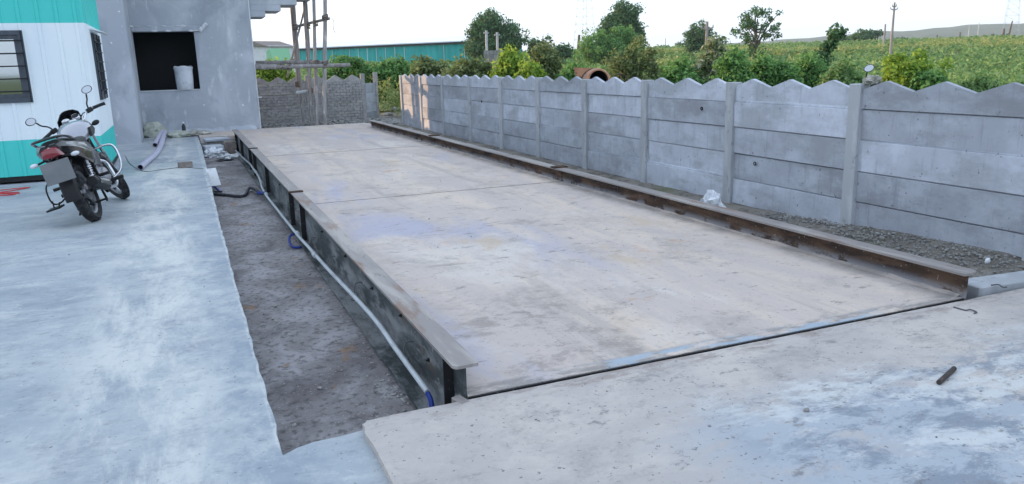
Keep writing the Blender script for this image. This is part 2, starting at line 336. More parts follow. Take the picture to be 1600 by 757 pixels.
M['plate'] = mat('grey_blank_plate', (0.146, 0.153, 0.165), [dict(s=(6, 6, 6), d=2, lo=.3, hi=.7, c=(0.199, 0.196, 0.202), f=.8)], rough=.7)
M['glass'] = mat('reflective_window_glass', (.48, .52, .56), rough=.04, metallic=1.0)
M['conduit'] = mat('white_conduit', (0.482, 0.512, 0.541), [dict(s=(20, 5, 20), d=5, lo=.5, hi=.68, c=(0.307, 0.322, 0.343), f=.7)], rough=.5)
M['pvc'] = mat('lavender_grey_pvc', (.46, .45, .56), [dict(s=(12, 12, 12), d=4, lo=.45, hi=.7, c=(.36, .35, .45), f=.7)], rough=.4)
M['blue'] = mat('blue_cable', (0.011, 0.033, 0.220), [dict(s=(30, 30, 30), d=3, lo=.5, hi=.7, c=(0.028, 0.055, 0.248), f=.6)], rough=.4)
M['hose'] = mat('dark_flexible_hose', (.03, .032, .04), [dict(s=(30, 30, 30), d=4, lo=.5, hi=.7, c=(.12, .12, .13), f=.6)], rough=.6)
M['sack'] = mat('pale_woven_sack', (.46, .48, .41), [dict(s=(9, 9, 9), d=5, lo=.42, hi=.62, c=(.34, .355, .30), f=.8), dict(s=(12, 12, 12), d=4, lo=.6, hi=.7, c=(.62, .63, .60), f=.7, off=5)], rough=.9, bump=(60, .5, .006))
M['sackgrey'] = mat('dusty_cement_bag', (.40, .39, .35), [dict(s=(8, 8, 8), d=5, lo=.42, hi=.62, c=(.24, .23, .205), f=.9), dict(s=(5, 5, 5), d=4, lo=.55, hi=.68, c=(.58, .57, .52), f=.7, off=5)], rough=.9, bump=(50, .6, .006))
M['stone'] = mat('grey_stone', (.24, .235, .23), [dict(s=(7, 7, 7), d=6, lo=.42, hi=.64, c=(.36, .355, .345), f=.8), dict(s=(14, 14, 14), d=5, lo=.55, hi=.68, c=(.13, .125, .12), f=.7, off=5)], rough=.92, bump=(30, .6, .01), randv=.2)
M['brick'] = mat('grey_brown_brick', (.20, .165, .15), [dict(s=(14, 14, 14), d=5, lo=.42, hi=.64, c=(.30, .27, .25), f=.8)], rough=.92, bump=(40, .5, .005))
M['white'] = mat('dirty_white_plastic', (.70, .72, .74), [dict(s=(9, 9, 9), d=5, lo=.5, hi=.68, c=(.46, .47, .49), f=.7)], rough=.6)
M['whiterock'] = mat('white_crumpled_bag', (0.701, 0.722, 0.765), [dict(s=(16, 16, 16), d=5, lo=.48, hi=.66, c=(0.446, 0.468, 0.510), f=.8)], rough=.8)
M['bucket'] = mat('pale_plastic_drum', (.60, .63, .68), [dict(s=(5, 5, 5), d=5, lo=.45, hi=.66, c=(.46, .49, .55), f=.8), dict(s=(11, 11, 11), d=4, lo=.66, hi=.7, c=(.2, .21, .24), f=.7, off=7)], rough=.7)
M['bamboo'] = mat('weathered_pole', (.34, .32, .32), [dict(s=(14, 14, 2.2), d=6, lo=.42, hi=.62, c=(.22, .20, .195), f=.8), dict(s=(9, 9, 3), d=4, lo=.56, hi=.68, c=(.50, .48, .47), f=.8, off=6)], rough=.85, randv=.15)
M['rope'] = mat('coir_lashing', (.15, .12, .10), rough=.95)
M['teal_sheet'] = mat('warehouse_teal_sheet', (0.026, 0.351, 0.338), [dict(s=(.4, .4, .2), d=4, lo=.45, hi=.65, c=(0.039, 0.429, 0.416), f=.7)], rough=.55)
M['roofwhite'] = mat('warehouse_roof_sheet', (.66, .70, .76), [dict(s=(.5, .5, .5), d=4, lo=.45, hi=.65, c=(.58, .62, .68), f=.7)], rough=.5)
M['drum'] = mat('rusty_orange_drum', (.36, .17, .095), [dict(s=(5, 5, 5), d=5, lo=.42, hi=.64, c=(.46, .25, .15), f=.8), dict(s=(9, 9, 9), d=4, lo=.56, hi=.68, c=(.16, .09, .06), f=.7, off=4)], rough=.7)
M['iron'] = mat('rusty_iron_bar', (.05, .042, .04), [dict(s=(30, 30, 30), d=4, lo=.5, hi=.66, c=(.13, .09, .07), f=.7)], rough=.8)
M['pole'] = mat('grey_utility_pole', (.30, .27, .27), [dict(s=(3, 3, 1), d=4, lo=.45, hi=.65, c=(.22, .2, .2), f=.7)], rough=.85)
M['pylon'] = mat('galvanised_steel', (.42, .44, .47), rough=.6, metallic=.2)
M['red'] = mat('red_rope_cable', (.50, .035, .04), rough=.55)
M['wire'] = mat('thin_grey_wire', (.10, .10, .11), rough=.6)
M['bark'] = mat('bark', (.11, .085, .065), [dict(s=(8, 8, 2), d=5, lo=.45, hi=.65, c=(.18, .15, .12), f=.8)], rough=.9, bump=(20, .6, .02))
M['terrain'] = mat('field_ground', (.115, .125, .055), [
    dict(s=(.05, .05, .05), d=7, lo=.42, hi=.62, c=(.075, .135, .04), f=.9),
    dict(s=(.02, .02, .02), d=6, lo=.52, hi=.66, c=(.155, .15, .075), f=.8, off=6),
    dict(s=(.9, .9, .9), d=6, lo=.48, hi=.66, c=(.045, .085, .025), f=.7, off=9)], rough=.95, spec=.05, bump=(1.5, .8, .3))
M['hill'] = mat('far_scrub_hill', (0.060, 0.076, 0.044), [dict(s=(.02, .02, .02), d=7, lo=.42, hi=.62, c=(0.036, 0.052, 0.028), f=.9)], rough=.95, spec=.05)
G = {}
G['dark'] = leafmat('dark_foliage', [(0.046, 0.109, 0.046), (0.079, 0.169, 0.067), (0.118, 0.221, 0.089)], .25)
G['mid'] = leafmat('mid_foliage', [(0.079, 0.182, 0.058), (0.142, 0.298, 0.083), (0.221, 0.401, 0.118)], .35)
G['olive'] = leafmat('olive_foliage', [(0.102, 0.144, 0.054), (0.168, 0.222, 0.084), (0.264, 0.312, 0.132)], .35)
G['bright'] = leafmat('bright_foliage', [(0.128, 0.239, 0.034), (0.239, 0.376, 0.052), (0.376, 0.496, 0.086)], .45)
G['pale'] = leafmat('pale_flowering_foliage', [(0.110, 0.181, 0.071), (0.203, 0.264, 0.102), (0.500, 0.500, 0.406)], .35)
G['crop'] = leafmat('crop_foliage', [(0.083, 0.173, 0.055), (0.138, 0.262, 0.083), (0.206, 0.344, 0.118), (0.276, 0.359, 0.152)], .4)
G['grass'] = leafmat('dry_grass_foliage', [(0.162, 0.259, 0.065), (0.292, 0.356, 0.114), (0.421, 0.421, 0.194)], .4)

# things whose parts are modelled at their place in the yard: the Empty stands at the base, the parts keep yard coordinates
WT = set()
def wthing(name, label, cat, loc, group=None):
    o = thing(name, label, cat, loc, group=group); WT.add(o.name); return o
def put(o, parent):
    o.parent = parent
    if parent.name in WT: o.matrix_parent_inverse = parent.matrix_basis.inverted()
    return o
def wb(mb, name, m, parent, **k): return put(mb.build(name, m, None, **k), parent)
def winst(name, me, parent, loc=(0, 0, 0), rot=(0, 0, 0)):
    o = bpy.data.objects.new(name, me); COL.objects.link(o); o.location = loc; o.rotation_euler = rot; return put(o, parent)

# ================================================================== THE SETTING
def smooth01(a, b, x): t = min(1, max(0, (x-a)/(b-a))); return t*t*(3-2*t)
def terrain_h(x, y):
    dx = x - CAM.x; dy = y - CAM.y; r = math.hypot(dx, dy)
    inside = (1-smooth01(4.3, 5.6, x))*(1-smooth01(20.2, 22.0, y))       # the yard sits on a lower bed under its slabs
    h = -0.12 + 3.6*smooth01(25, 230, r)*smooth01(-.35, .55, math.atan2(dx, dy)) + .25*mnoise.noise(Vector((x*.03, y*.03, 0)))*smooth01(20, 60, r)
    h += smooth01(500, 1600, r)*4
    return h*(1-inside) + (-.62)*inside
mb = MB(); NA = 180; rr = [0.0, 1.5]
while rr[-1] < 2600: rr.append(rr[-1]*1.085 + .35)
mb.v.append((CAM.x, CAM.y, -.62))
for r in rr[1:]:
    for k in range(NA):
        a = 2*math.pi*k/NA; x = CAM.x + r*math.sin(a); y = CAM.y + r*math.cos(a); mb.v.append((x, y, terrain_h(x, y)))
for k in range(NA): mb.f.append((0, 1+(k+1) % NA, 1+k))
for i in range(len(rr)-2):
    for k in range(NA):
        a = 1+i*NA+k; b = 1+i*NA+(k+1) % NA; mb.f.append((a, b, b+NA, a+NA))
struct(mb.build('ground', M['terrain'], smooth=True))

# far ridge
mb = MB(); ring = []
hp = []
for k in range(121):
    a = rad(-40) + rad(110)*k/120; R_ = 1500
    rise = 16*smooth01(rad(28), rad(62), a) + 9
    h = max(2, rise + 7*mnoise.noise(Vector((a*9, 3.1, 0))) + 3*mnoise.noise(Vector((a*40, 1.1, 0))))
    hp.append((a, h*1.55))
for j, (dr, fz) in enumerate(((-300, 0), (-130, .62), (0, 1.0), (200, .7))):
    for a, h in hp:
        mb.v.append((CAM.x+(1500+dr)*math.sin(a), CAM.y+(1500+dr)*math.cos(a), 3+h*fz))
n = len(hp)
for j in range(3):
    for k in range(n-1): mb.f.append((j*n+k, j*n+k+1, (j+1)*n+k+1, (j+1)*n+k))
struct(mb.build('hills', M['hill'], smooth=True))

# yard slab with ragged broken edges towards the pit
random.seed(4)
ZS = -0.03
edge = []
y = -0.05
pts = []
for t in range(0, 9):                                        # front lip of the pit, from the apron back to the pit corner
    u = t/8; pts.append((-.30 - .49*u, -.015 - .075*u*u + random.uniform(-.012, .012)))
pts[-1] = (-.792, -.105)
x_side = []
yy = -.085
while yy < 14.0:
    pts.append((-.790 + .06*smooth01(2, 14, yy) + random.uniform(-.006, .006), yy)); yy += random.uniform(.05, .16)
poly = [(-16, -7), (-.30, -7)] + pts + [(-.73, 14.15), (-.73, 16.75), (-16, 16.75)]
slab = MB().prism(poly, -.45, ZS, 'z').build('yard_slab', M['slab'])
struct(slab)
# pit
struct(MB().box(-.95, 3.3, -.5, 16.6, -.5, -.31).build('pit_bed', M['pit']))
# apron: concrete approach in front of the deck, chipped front corner
ap = [(-.475, -7), (5.2, -7), (5.2, -.012)]
xx = 5.0
while xx > -.40:
    ap.append((xx, -.012 + random.uniform(-.0025, .0025))); xx -= .09
ap += [(-.33, -.006), (-.36, -.016), (-.395, -.012), (-.425, -.018), (-.45, -.014), (-.462, -.034), (-.474, -.04), (-.470, -.07)]
yy = -.12
while yy > -7:
    ap.append((-.478 + random.uniform(-.005, .005), yy)); yy -= .11
ap = [ap[0]] + ap[1:-1]
ap_o = MB().prism(ap, -.5, 0.0, 'z').build('apron', M['apron']); struct(ap_o)
# far approach slab behind the deck
struct(MB().box(-.71, 3.25, 15.02, 16.62, -.4, -.004).build('far_approach', M['deck']))
# dirt behind the deck and strip along the wall
def dirt_patch(name, x0, x1, y0, y1, z, amp, step, m, seed=0):
    mb = MB(); nx = max(2, int((x1-x0)/step)); ny = max(2, int((y1-y0)/step))
    for j in range(ny+1):
        for i in range(nx+1):
            x = x0+(x1-x0)*i/nx; y = y0+(y1-y0)*j/ny
            e = min(1, min(i, nx-i)/2+.3) if amp > .05 else 1
            mb.v.append((x, y, z + amp*e*(mnoise.noise(Vector((x*2.3, y*2.3, seed))) + .5*mnoise.noise(Vector((x*7, y*7, seed))))))
    for j in range(ny):
        for i in range(nx):
            a = j*(nx+1)+i; mb.f.append((a, a+1, a+nx+2, a+nx+1))
    return struct(mb.build(name, m, smooth=True))
dirt_patch('pit_floor', -.95, .25, -.4, 15.2, -.285, .011, .045, M['pit'], 11)
def strip_z(x, y): return -.085 + .095*smooth01(3.2, .4, y) + .045*smooth01(3.4, 3.95, x) - .05*smooth01(.45, .13, y)
es = dirt_patch('earth_strip', 3.16, 4.35, .13, 16.0, 0, .025, .10, M['dirt'], 3)
for v in es.data.vertices: v.co.z += strip_z(v.co.x, v.co.y)
dirt_patch('back_earth', .4, 9.0, 16.55, 21.5, -.10, .06, .14, M['dirt'], 7)

# ================================================================== WEIGHBRIDGE
wbr = wthing('weighbridge', 'long steel weighbridge deck of three plates between two raised side girders', 'weighbridge', (1.5, 7.5, -.28))
for (y0, y1) in ((.012, 5.228), (5.268, 10.190), (10.250, 15.0)):
    p = MB()
    p.box(-.002, 3.028, y0+(.012 if y0 < 1 else 0), y1, -.022, 0.0)
    wb(p, 'deck_plate', M['deck'], wbr)
    p = MB()
    for xk in (.55, 1.2, 1.85, 2.5): p.box(xk-.05, xk+.05, y0+.05, y1-.05, -.24, -.024)
    wb(p, 'floor_joist', M['stiff'], wbr)
wb(MB().box(-.002, 3.028, .013, .0235, -.06, -.004), 'gap_shade_strip', M['stiff'], wbr)  # added black strip: shade of the deck gap put into its colour
for yj, w_ in ((5.248, .021), (10.22, .029)):
    wb(MB().box(-.001, 3.027, yj-w_, yj+w_, -.02, -.005), 'joint_filler', M['joint'], wbr)
def rounded_end(x0, x1, y0, y1, rads):
    """flange outline in plan; its near end has rounded outer corners"""
    out = []
    ra, rb = rads
    for k in range(6): a = math.pi + math.pi/2*k/5; out.append((x0+ra+ra*math.cos(a), y0+ra+ra*math.sin(a)))
    for k in range(6): a = 1.5*math.pi + math.pi/2*k/5; out.append((x1-rb+rb*math.cos(a), y0+rb+rb*math.sin(a)))
    return out + [(x1, y1), (x0, y1)]
# girder on the pit side
ZF = .153
gl = wb(MB().box(-.016, -.004, .030, 14.55, -.235, ZF-.014), 'girder', M['web'], wbr); gl['label'] = 'dark painted girder web facing the pit'
segs = [(.0, 5.17), (5.176, 10.1), (10.106, 14.6)]
for i, (y0, y1) in enumerate(segs):
    pl = rounded_end(-.069, .046, y0, y1, (.028, .014)) if i == 0 else [(-.069, y0), (.046, y0), (.046, y1), (-.069, y1)]
    f = MB().prism(pl, ZF-.014, ZF, 'z').build('top_flange', M['flange']); f.parent = gl
f = MB().box(-.10, .06, .06, 14.5, -.255, -.237).build('bottom_flange', M['web']); f.parent = gl
for ys in (.17, 4.62, 5.42, 7.9, 9.75, 10.55, 12.4, 13.9):
    f = MB().box(-.062, -.0165, ys, ys+.010, -.236, ZF-.0145).build('stiffener', M['stiff']); f.parent = gl
for yj in (5.173, 10.103):
    f = MB().box(-.095, .055, yj-.035, yj+.035, ZF+.0005, ZF+.011).build('splice_plate', M['rust']); f.parent = gl
    for q in range(4):
        f = MB().lathe([(.012, 0), (.012, .008), (.007, .010), (.007, .02)], 6, Matrix.Translation((-.017, yj-.20+.11*(q % 2), -.03-.09*(q//2))) @ Matrix.Rotation(-math.pi/2, 4, 'Y'), caps=True)
        f = f.build('bolt', M['flange']); f.parent = gl
for q, (yq, zq) in enumerate(((1.05, .06), (1.75, .03), (2.6, .05), (3.6, .04), (.55, -.02), (6.6, .04))):
    f = MB().lathe([(.011, 0), (.011, .007), (.005, .008), (.005, .016)], 6, Matrix.Translation((-.017, yq, zq)) @ Matrix.Rotation(-math.pi/2, 4, 'Y'), caps=True).build('bolt', M['stiff']); f.parent = gl
# chalky paint marks beside the splice (illegible strokes)
for k, (dy, dz, ln) in enumerate(((0, .06, .05), (.05, .05, .06), (.02, 0, .05), (.06, -.02, .06), (.0, -.07, .05), (.05, -.09, .05))):
    f = MB().cbox((-.018, 4.82+dy*2.2, dz), (.003, .012, ln), Matrix.Rotation(rad((-1)**k*18), 4, 'X')).build('paint_mark', M['conduit']); f.parent = gl
f = MB().box(-.062, -.017, .030, .036, -.234, -.01).build('end_cleat', M['web']); f.parent = gl
# girder on the wall side
gr = wb(MB().box(3.040, 3.052, .02, 15.15, -.235, ZF-.014), 'girder', M['rust'], wbr); gr['label'] = 'rusty brown girder web facing the deck'
segs = [(-.004, 5.32), (5.326, 10.3), (10.306, 15.2)]
for i, (y0, y1) in enumerate(segs):
    pl = rounded_end(2.987, 3.115, y0, y1, (.012, .06)) if i == 0 else [(2.987, y0), (3.115, y0), (3.115, y1), (2.987, y1)]
    f = MB().prism(pl, ZF-.014, ZF, 'z').build('top_flange', M['flange']); f.parent = gr
f = MB().box(2.95, 3.14, .06, 15.1, -.255, -.237).build('bottom_flange', M['rust']); f.parent = gr
for yj in (5.323, 10.303):
    f = MB().box(2.975, 3.15, yj-.05, yj+.06, ZF+.0005, ZF+.016).build('splice_plate', M['rust']); f.parent = gr
    f = MB().box(3.028, 3.0395, yj-.12, yj+.12, .002, ZF-.016).build('splice_plate', M['rust']); f.parent = gr
for ys in (.17, 1.8, 3.5, 5.1, 5.6, 7.3, 9.1, 11.2, 13.2):
    f = MB().box(3.0525, 3.11, ys, ys+.010, -.236, ZF-.0145).build('stiffener', M['rust']); f.parent = gr
# dust heaped along the foot of the girders
mb = MB(); random.seed(8)
yy = .05; prof = []
while yy < 14.9:
    w = .022 + .028*max(0, mnoise.noise(Vector((yy*1.1, 0, 5)))+.3) ; h = w*(.25+.25*random.random()); prof.append((yy, w, h)); yy += .08
for y, w, h in prof: mb.v += [(3.0385, y, .001+h), (3.0385-w, y, .0012), (3.0385, y, .0012)]
for i in range(len(prof)-1): a = i*3; mb.f += [(a, a+1, a+4, a+3)]
f = wb(mb, 'dust_ridge', M['deck'], wbr, fix=False); f['kind'] = 'stuff'

# ================================================================== PRECAST WALL ALONG THE DECK
wx = 4.0
wal = wthing('compound_wall', 'long grey precast panel wall with zigzag top running beside the weighbridge', 'wall', (wx, 8, -.1))
posts_y = [-1.28, .26, 1.80, 3.34, 4.89, 6.36, 7.86, 9.34, 10.90, 12.53, 14.10, 15.75]
pm = MB().box(-.055, .055, -.058, .058, -.45, 1.145).mesh('post', M['wallpost'], bevel=.006)
random.seed(21)
for yp in posts_y: winst('post', pm, wal, (wx, yp, random.uniform(-.006, .008)), (random.uniform(-.004, .004), random.uniform(-.004, .004), 0))
PCOURSE = [-.30, -.045, .207, .455, .711, .956]
plain = MB().box(-.022, .022, -.5, .5, 0, 1).mesh('panel', M['wall'])
for i in range(len(posts_y)-1):
    y0, y1 = posts_y[i]+.03, posts_y[i+1]-.03
    L = y1-y0
    for k in range(5):
        z0, z1 = PCOURSE[k], PCOURSE[k+1]
        sag = random.uniform(-.004, .004)
        mb = MB().box(-.022, .022, -L/2, L/2, 0, z1-z0-.009).box(-.009, .013, -L/2+.01, L/2-.01, z1-z0-.0085, z1-z0+.012)
        o = wb(mb, 'panel', M['wall'], wal, bevel=.003)
        o.location = (wx+random.uniform(-.012, .012), (y0+y1)/2, z0+.003+sag*.4); o.rotation_euler = (sag, random.uniform(-.02, .02), random.uniform(-.004, .004))
    z0 = PCOURSE[5]+.003
    pl = [(-L/2, 0)] + [(L/2, 0)]
    nz = 3; top = []
    for q in range(nz+1):
        top.append((-L/2+L*q/nz, 1.100-z0))
        if q < nz: top.append((-L/2+L*(q+.5)/nz, 1.176-z0))
    pl = [(-L/2, 0)] + top + [(L/2, 0)]
    o = wb(MB().prism(pl, -.022, .022, 'x'), 'zigzag_panel', M['wall'], wal)
    o.location = (wx+random.uniform(-.008, .008), (y0+y1)/2, z0); o.rotation_euler = (random.uniform(-.003, .003), 0, 0)
# small cast-in plugs that mark some panels
for (px, py) in ((1097, 170), (753, 159), (1180, 256)):
    c = gx(px, py, wx-.026)
    o = MB().lathe([(.018, 0), (.021, .006), (.014, .012), (.011, .004)], 10, Matrix.Translation(c) @ Matrix.Rotation(-math.pi/2, 4, 'Y')).build('plug', M['stiff']); put(o, wal)

# ================================================================== BRICK-STAMPED WALL BEHIND
YB = 19.1
bw = wthing('boundary_wall', 'brick patterned precast wall with zigzag top behind the scaffold poles', 'wall', (2.3, YB, -.15))
def stamped(L, H, mtop=None):
    mb = MB().box(-L/2, L/2, -.018, .022, 0, H)
    rows = max(1, round(H/.066)); rh = H/rows
    for r_ in range(rows):
        nb = max(2, round(L/.19)); bwid = L/nb; sh = (r_ % 2)*.5
        for q in range(-1, nb+1):
            a = -L/2+(q+sh)*bwid+.010; b = a+bwid-.020
            a = max(a, -L/2+.005); b = min(b, L/2-.005)
            if b-a < .03: continue
            mb.box(a, b, -.042, -.0185, r_*rh+.009, (r_+1)*rh-.009)
    return mb
bx_e = gy(568, 150, YB).x; bx_m = gy(482, 150, YB).x; bx = [2*bx_m-bx_e-(bx_e-bx_m), 2*bx_m-bx_e, bx_m, bx_e]
pmb = MB().box(-.055, .055, -.05, .05, -.35, 1.16).mesh('post', M['brickwall'], bevel=.006)
for i in range(3):
    L = bx[i+1]-bx[i]-.08; xc = (bx[i]+bx[i+1])/2
    for k in range(4):
        o = wb(stamped(L, .29), 'stamped_panel', M['brickwall'], bw); o.location = (xc, YB+random.uniform(-.006, .006), -.20+k*.295)
    top = []
    for q in range(4):
        top.append((-L/2+L*q/3, .04))
        if q < 3: top.append((-L/2+L*(q+.5)/3, .185))
    o = wb(MB().prism([(-L/2, 0)]+top+[(L/2, 0)], -.02, .02, 'y'), 'zigzag_panel', M['brickwall'], bw); o.location = (xc, YB, -.20+4*.295)
for x in bx: winst('post', pmb, bw, (x, YB, .02))
# short return bay
rw = wthing('wall_return', 'short return bay of plain precast panels ending the brick patterned wall', 'wall', (4.1, YB+.3, -.15))
A = Vector((bx_e+.06, YB+.02, 0)); B = gy(587.5, 150, YB+.55); B.z = 0; d = B-A; ang = math.atan2(d.y, d.x)
for k in range(4):
    o = wb(MB().box(0, d.length, -.02, .02, 0, .262), 'panel', M['wall'], rw); o.location = (A.x, A.y, -.16+k*.268); o.rotation_euler = (0, 0, ang)
winst('post', pmb, rw, (B.x, B.y, .04), (0, .02, ang))

# ================================================================== UNFINISHED BUILDING
YF, XR_ = 16.62, .70
bd = wthing('unfinished_building', 'grey plastered unfinished building with an open dark window and lintel', 'building', (-1, YF, 0))
HB = 6.4
ox0, ox1, oz0, oz1 = -1.815, -.545, .955, 2.255
w = MB()
w.box(-2.0, ox0, YF, YF+.23, -.3, HB); w.box(ox1, XR_, YF, YF+.23, -.3, HB)
w.box(ox0, ox1, YF, YF+.23, -.3, oz0); w.box(ox0, ox1, YF, YF+.23, oz1, HB)
wb(w, 'front_wall', M['plaster'], bd)
wb(MB().box(XR_-.23, XR_-.001, YF+.231, 18.6, -.3, HB), 'side_wall', M['plaster'], bd)
wb(MB().box(-24, XR_-.24, 18.4, 18.6, -.3, HB), 'rear_wall', M['black'], bd)  # rear, floor, ceiling and cross wall coloured black to deepen the room's shade
wb(MB().box(-2.62, -1.83, 14.72, YF-.002, -.3, HB), 'pillar', M['plaster'], bd)
wb(MB().box(-24, -2.622, 15.4, 15.63, -.3, HB), 'unseen_wing_wall', M['plaster'], bd)  # unseen wing, its length chosen to keep low sun off the yard
wb(MB().box(-24.2, -23.97, 15.2, 18.5, -.3, HB), 'end_wall', M['plaster'], bd)  # outer end of the unseen shading wing
wb(MB().box(-24.1, XR_+.12, 14.6, 18.65, HB+.001, HB+.15), 'roof', M['plaster'], bd)
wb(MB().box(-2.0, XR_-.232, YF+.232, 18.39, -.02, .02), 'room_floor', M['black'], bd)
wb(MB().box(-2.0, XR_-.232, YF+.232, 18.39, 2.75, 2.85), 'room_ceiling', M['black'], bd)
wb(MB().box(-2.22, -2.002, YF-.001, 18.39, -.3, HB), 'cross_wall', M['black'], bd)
# lintel with lumpy plaster, sill
lp = MB().box(ox0-.012, -.40, YF-.05, YF+.02, oz1+.001, oz1+.125)
wb(lp, 'lintel', M['plaster'], bd, bevel=.012)
random.seed(3)
def lump(b, c): b.v = [tuple(Vector(v)+Vector(c)) for v in b.v]; wb(b, 'plaster_lump', M['plaster_edge'], bd, smooth=True)
for k in range(10):
    lump(blob(k, random.uniform(.05, .09), .02, random.uniform(.012, .03), .3, 1, False), (-1.8+.15*k+random.uniform(-.04, .04), YF-.052, oz1+random.choice((.012, .118))))
for k in range(5): lump(blob(k+20, .05, .025, .05, .4, 1, False), (-.40+.03*k, YF-.03, oz1+.06+.03*(k-1)))
wb(MB().box(ox0+.001, ox1-.001, YF-.018, YF+.20, oz0+.001, oz0+.018), 'sill', M['plaster_edge'], bd)
wb(MB().box(XR_-.012, XR_+.012, YF-.012, YF+.012, -.1, HB-.1), 'corner_bead', M['plaster_edge'], bd)
for zz in (.72,): wb(MB().box(XR_-.02, XR_+.09, YF-.02, YF+.005, zz, zz+.025), 'peg', M['plaster_edge'], bd)
# stepped underside of the stair landing that sticks out at the corner
for (x1, z0, z1) in ((1.06, 2.57, 2.70), (1.42, 2.7005, 2.84), (1.80, 2.8405, 2.98), (2.2, 2.9805, 3.12)):
    wb(MB().box(XR_+.001, x1, YF+.05, YF+1.05, z0, z1), 'stair_step', M['plaster'], bd, bevel=.006)
# cement fillet at the foot of the wall
mb = MB(); random.seed(5)
prof = []
x = -1.80
while x < XR_+.02:
    prof.append((x, .10+.06*random.random(), .05+.05*random.random())); x += .12
for x, wd, h in prof: mb.v += [(x, YF-.003, ZS+h+.03), (x, YF-wd*.5, ZS+h*.8), (x, YF-wd-.05, ZS-.005)]
for i in range(len(prof)-1):
    a = i*3; mb.f += [(a, a+1, a+4, a+3), (a+1, a+2, a+5, a+4)]
wb(mb, 'footing_fillet', M['plaster'], bd)

# plastic drum standing in the opening
c = Vector((-.86, YF+.10, oz0+.018))
dr = MB().lathe([(.0, 0), (.165, 0), (.178, .02), (.185, .2), (.195, .40), (.205, .455), (.212, .47), (.212, .50), (.198, .515), (.186, .50), (.175, .10), (0, .09)], 24)
for i, v in enumerate(dr.v):
    dr.v[i] = (v[0]*(1+.03*math.sin(v[2]*9)), v[1], v[2]*(1+.03*math.sin(3*math.atan2(v[1], v[0]))))
tag(dr.build('plastic_drum', M['bucket'], smooth=True), 'dented pale plastic drum standing in the dark window opening', 'drum').location = c

# ================================================================== PORTABLE CABIN
YC, XC = 9.05, -2.06
cb = wthing('portable_cabin', 'white portable site cabin with turquoise bands beside the motorcycle', 'cabin', (-4, YC+1, ZS))
def ribbed(L, z0, z1, pitch=.215, dep=.014, rw=.035, holes=()):
    """sheet with shallow trapezoid ribs, outside towards -y; local x from 0 to L; holes = (x0,x1,z0,z1)"""
    xs = [0.0]; x = pitch/2
    prof = [(0, 0)]
    while x < L-rw:
        prof += [(x-rw/2-.012, 0), (x-rw/2, -dep), (x+rw/2, -dep), (x+rw/2+.012, 0)]; x += pitch
    prof.append((L, 0))
    cuts = sorted({0, L, *[h[0] for h in holes], *[h[1] for h in holes]})
    full = []
    for i in range(len(prof)-1):
        (a, ya), (b, yb_) = prof[i], prof[i+1]; full.append((a, ya))
        for c_ in cuts:
            if a < c_ < b: full.append((c_, ya+(yb_-ya)*(c_-a)/(b-a)))
    full.append(prof[-1]); zs = sorted({z0, z1, *[h[2] for h in holes], *[h[3] for h in holes]})
    zs = [z for z in zs if z0 <= z <= z1]
    mb = MB()
    for (x_, y_) in full:
        for z in zs: mb.v.append((x_, y_, z))
    nzs = len(zs)
    for i in range(len(full)-1):
        xm = (full[i][0]+full[i+1][0])/2
        for j in range(nzs-1):
            zm = (zs[j]+zs[j+1])/2
            if any(h[0] < xm < h[1] and h[2] < zm < h[3] for h in holes): continue
            a = i*nzs+j; mb.f.append((a, a+nzs, a+nzs+1, a+1))
    return mb
CL, CD = 6.0, 2.35
zb0, zb1, zt0, zt1 = .085, .56, 2.045, 2.62
fw = (XC-CL)
wx1 = XC-.715; wxl = wx1-1.25       # front window
wz0, wz1 = 1.045, 1.955
def place(mb, rotz, loc):
    R_ = Matrix.Translation(Vector(loc)) @ Matrix.Rotation(rotz, 4, 'Z'); mb.v = [tuple(R_ @ Vector(v)) for v in mb.v]; return mb
for nm, z0, z1, mm, hl in (('lower_band', zb0, zb1, 'cabteal', ()), ('wall_sheet', zb1, zt0, 'cabwhite', 1), ('upper_band', zt0, zt1, 'cabteal', ())):
    h = ((wxl-fw, wx1-fw, wz0, wz1),) if hl else ()
    wb(place(ribbed(CL, z0, z1, holes=h), 0, (fw, YC, 0)), nm, M[mm], cb, fix=False)
    h = ((.62, 1.62, 1.02, 1.94),) if hl else ()
    wb(place(ribbed(CD, z0, z1, holes=h), math.pi/2, (XC, YC, 0)), nm, M[mm], cb, fix=False)
wb(MB().box(fw, XC-.03, YC+CD-.02, YC+CD, zb0, zt1), 'rear_wall', M['cabwhite'], cb)
wb(MB().box(fw-.02, fw, YC, YC+CD, zb0, zt1), 'end_wall', M['cabwhite'], cb)
wb(MB().box(fw-.05, XC+.04, YC-.04, YC+CD+.05, zt1+.001, zt1+.05), 'roof', M['cabwhite'], cb)
wb(MB().box(fw, XC-.03, YC+.02, YC+CD-.03, .09, .12), 'cabin_floor', M['black'], cb)
for z0, z1, mm in ((zb0, zb1, 'cabteal'), (zb1, zt0, 'cabwhite'), (zt0, zt1, 'cabteal')): wb(MB().box(XC-.03, XC+.004, YC-.006, YC+.03, z0, z1), 'corner_trim', M[mm], cb)
wb(MB().box(fw, XC+.01, YC-.004, YC+.05, .018, .084), 'base_rail', M['black'], cb)
wb(MB().box(XC-.05, XC+.008, YC+.051, YC+CD, .018, .084), 'base_rail', M['black'], cb)
wb(MB().box(fw, XC+.06, YC-.10, YC+CD, ZS-.002, -.012), 'base_plinth', M['plaster'], cb)
for xk in (XC-.3, XC-2.4, XC-4.6): wb(MB().box(xk-.1, xk+.1, YC+.15, YC+.4, -.012, .018), 'packer', M['black'], cb)
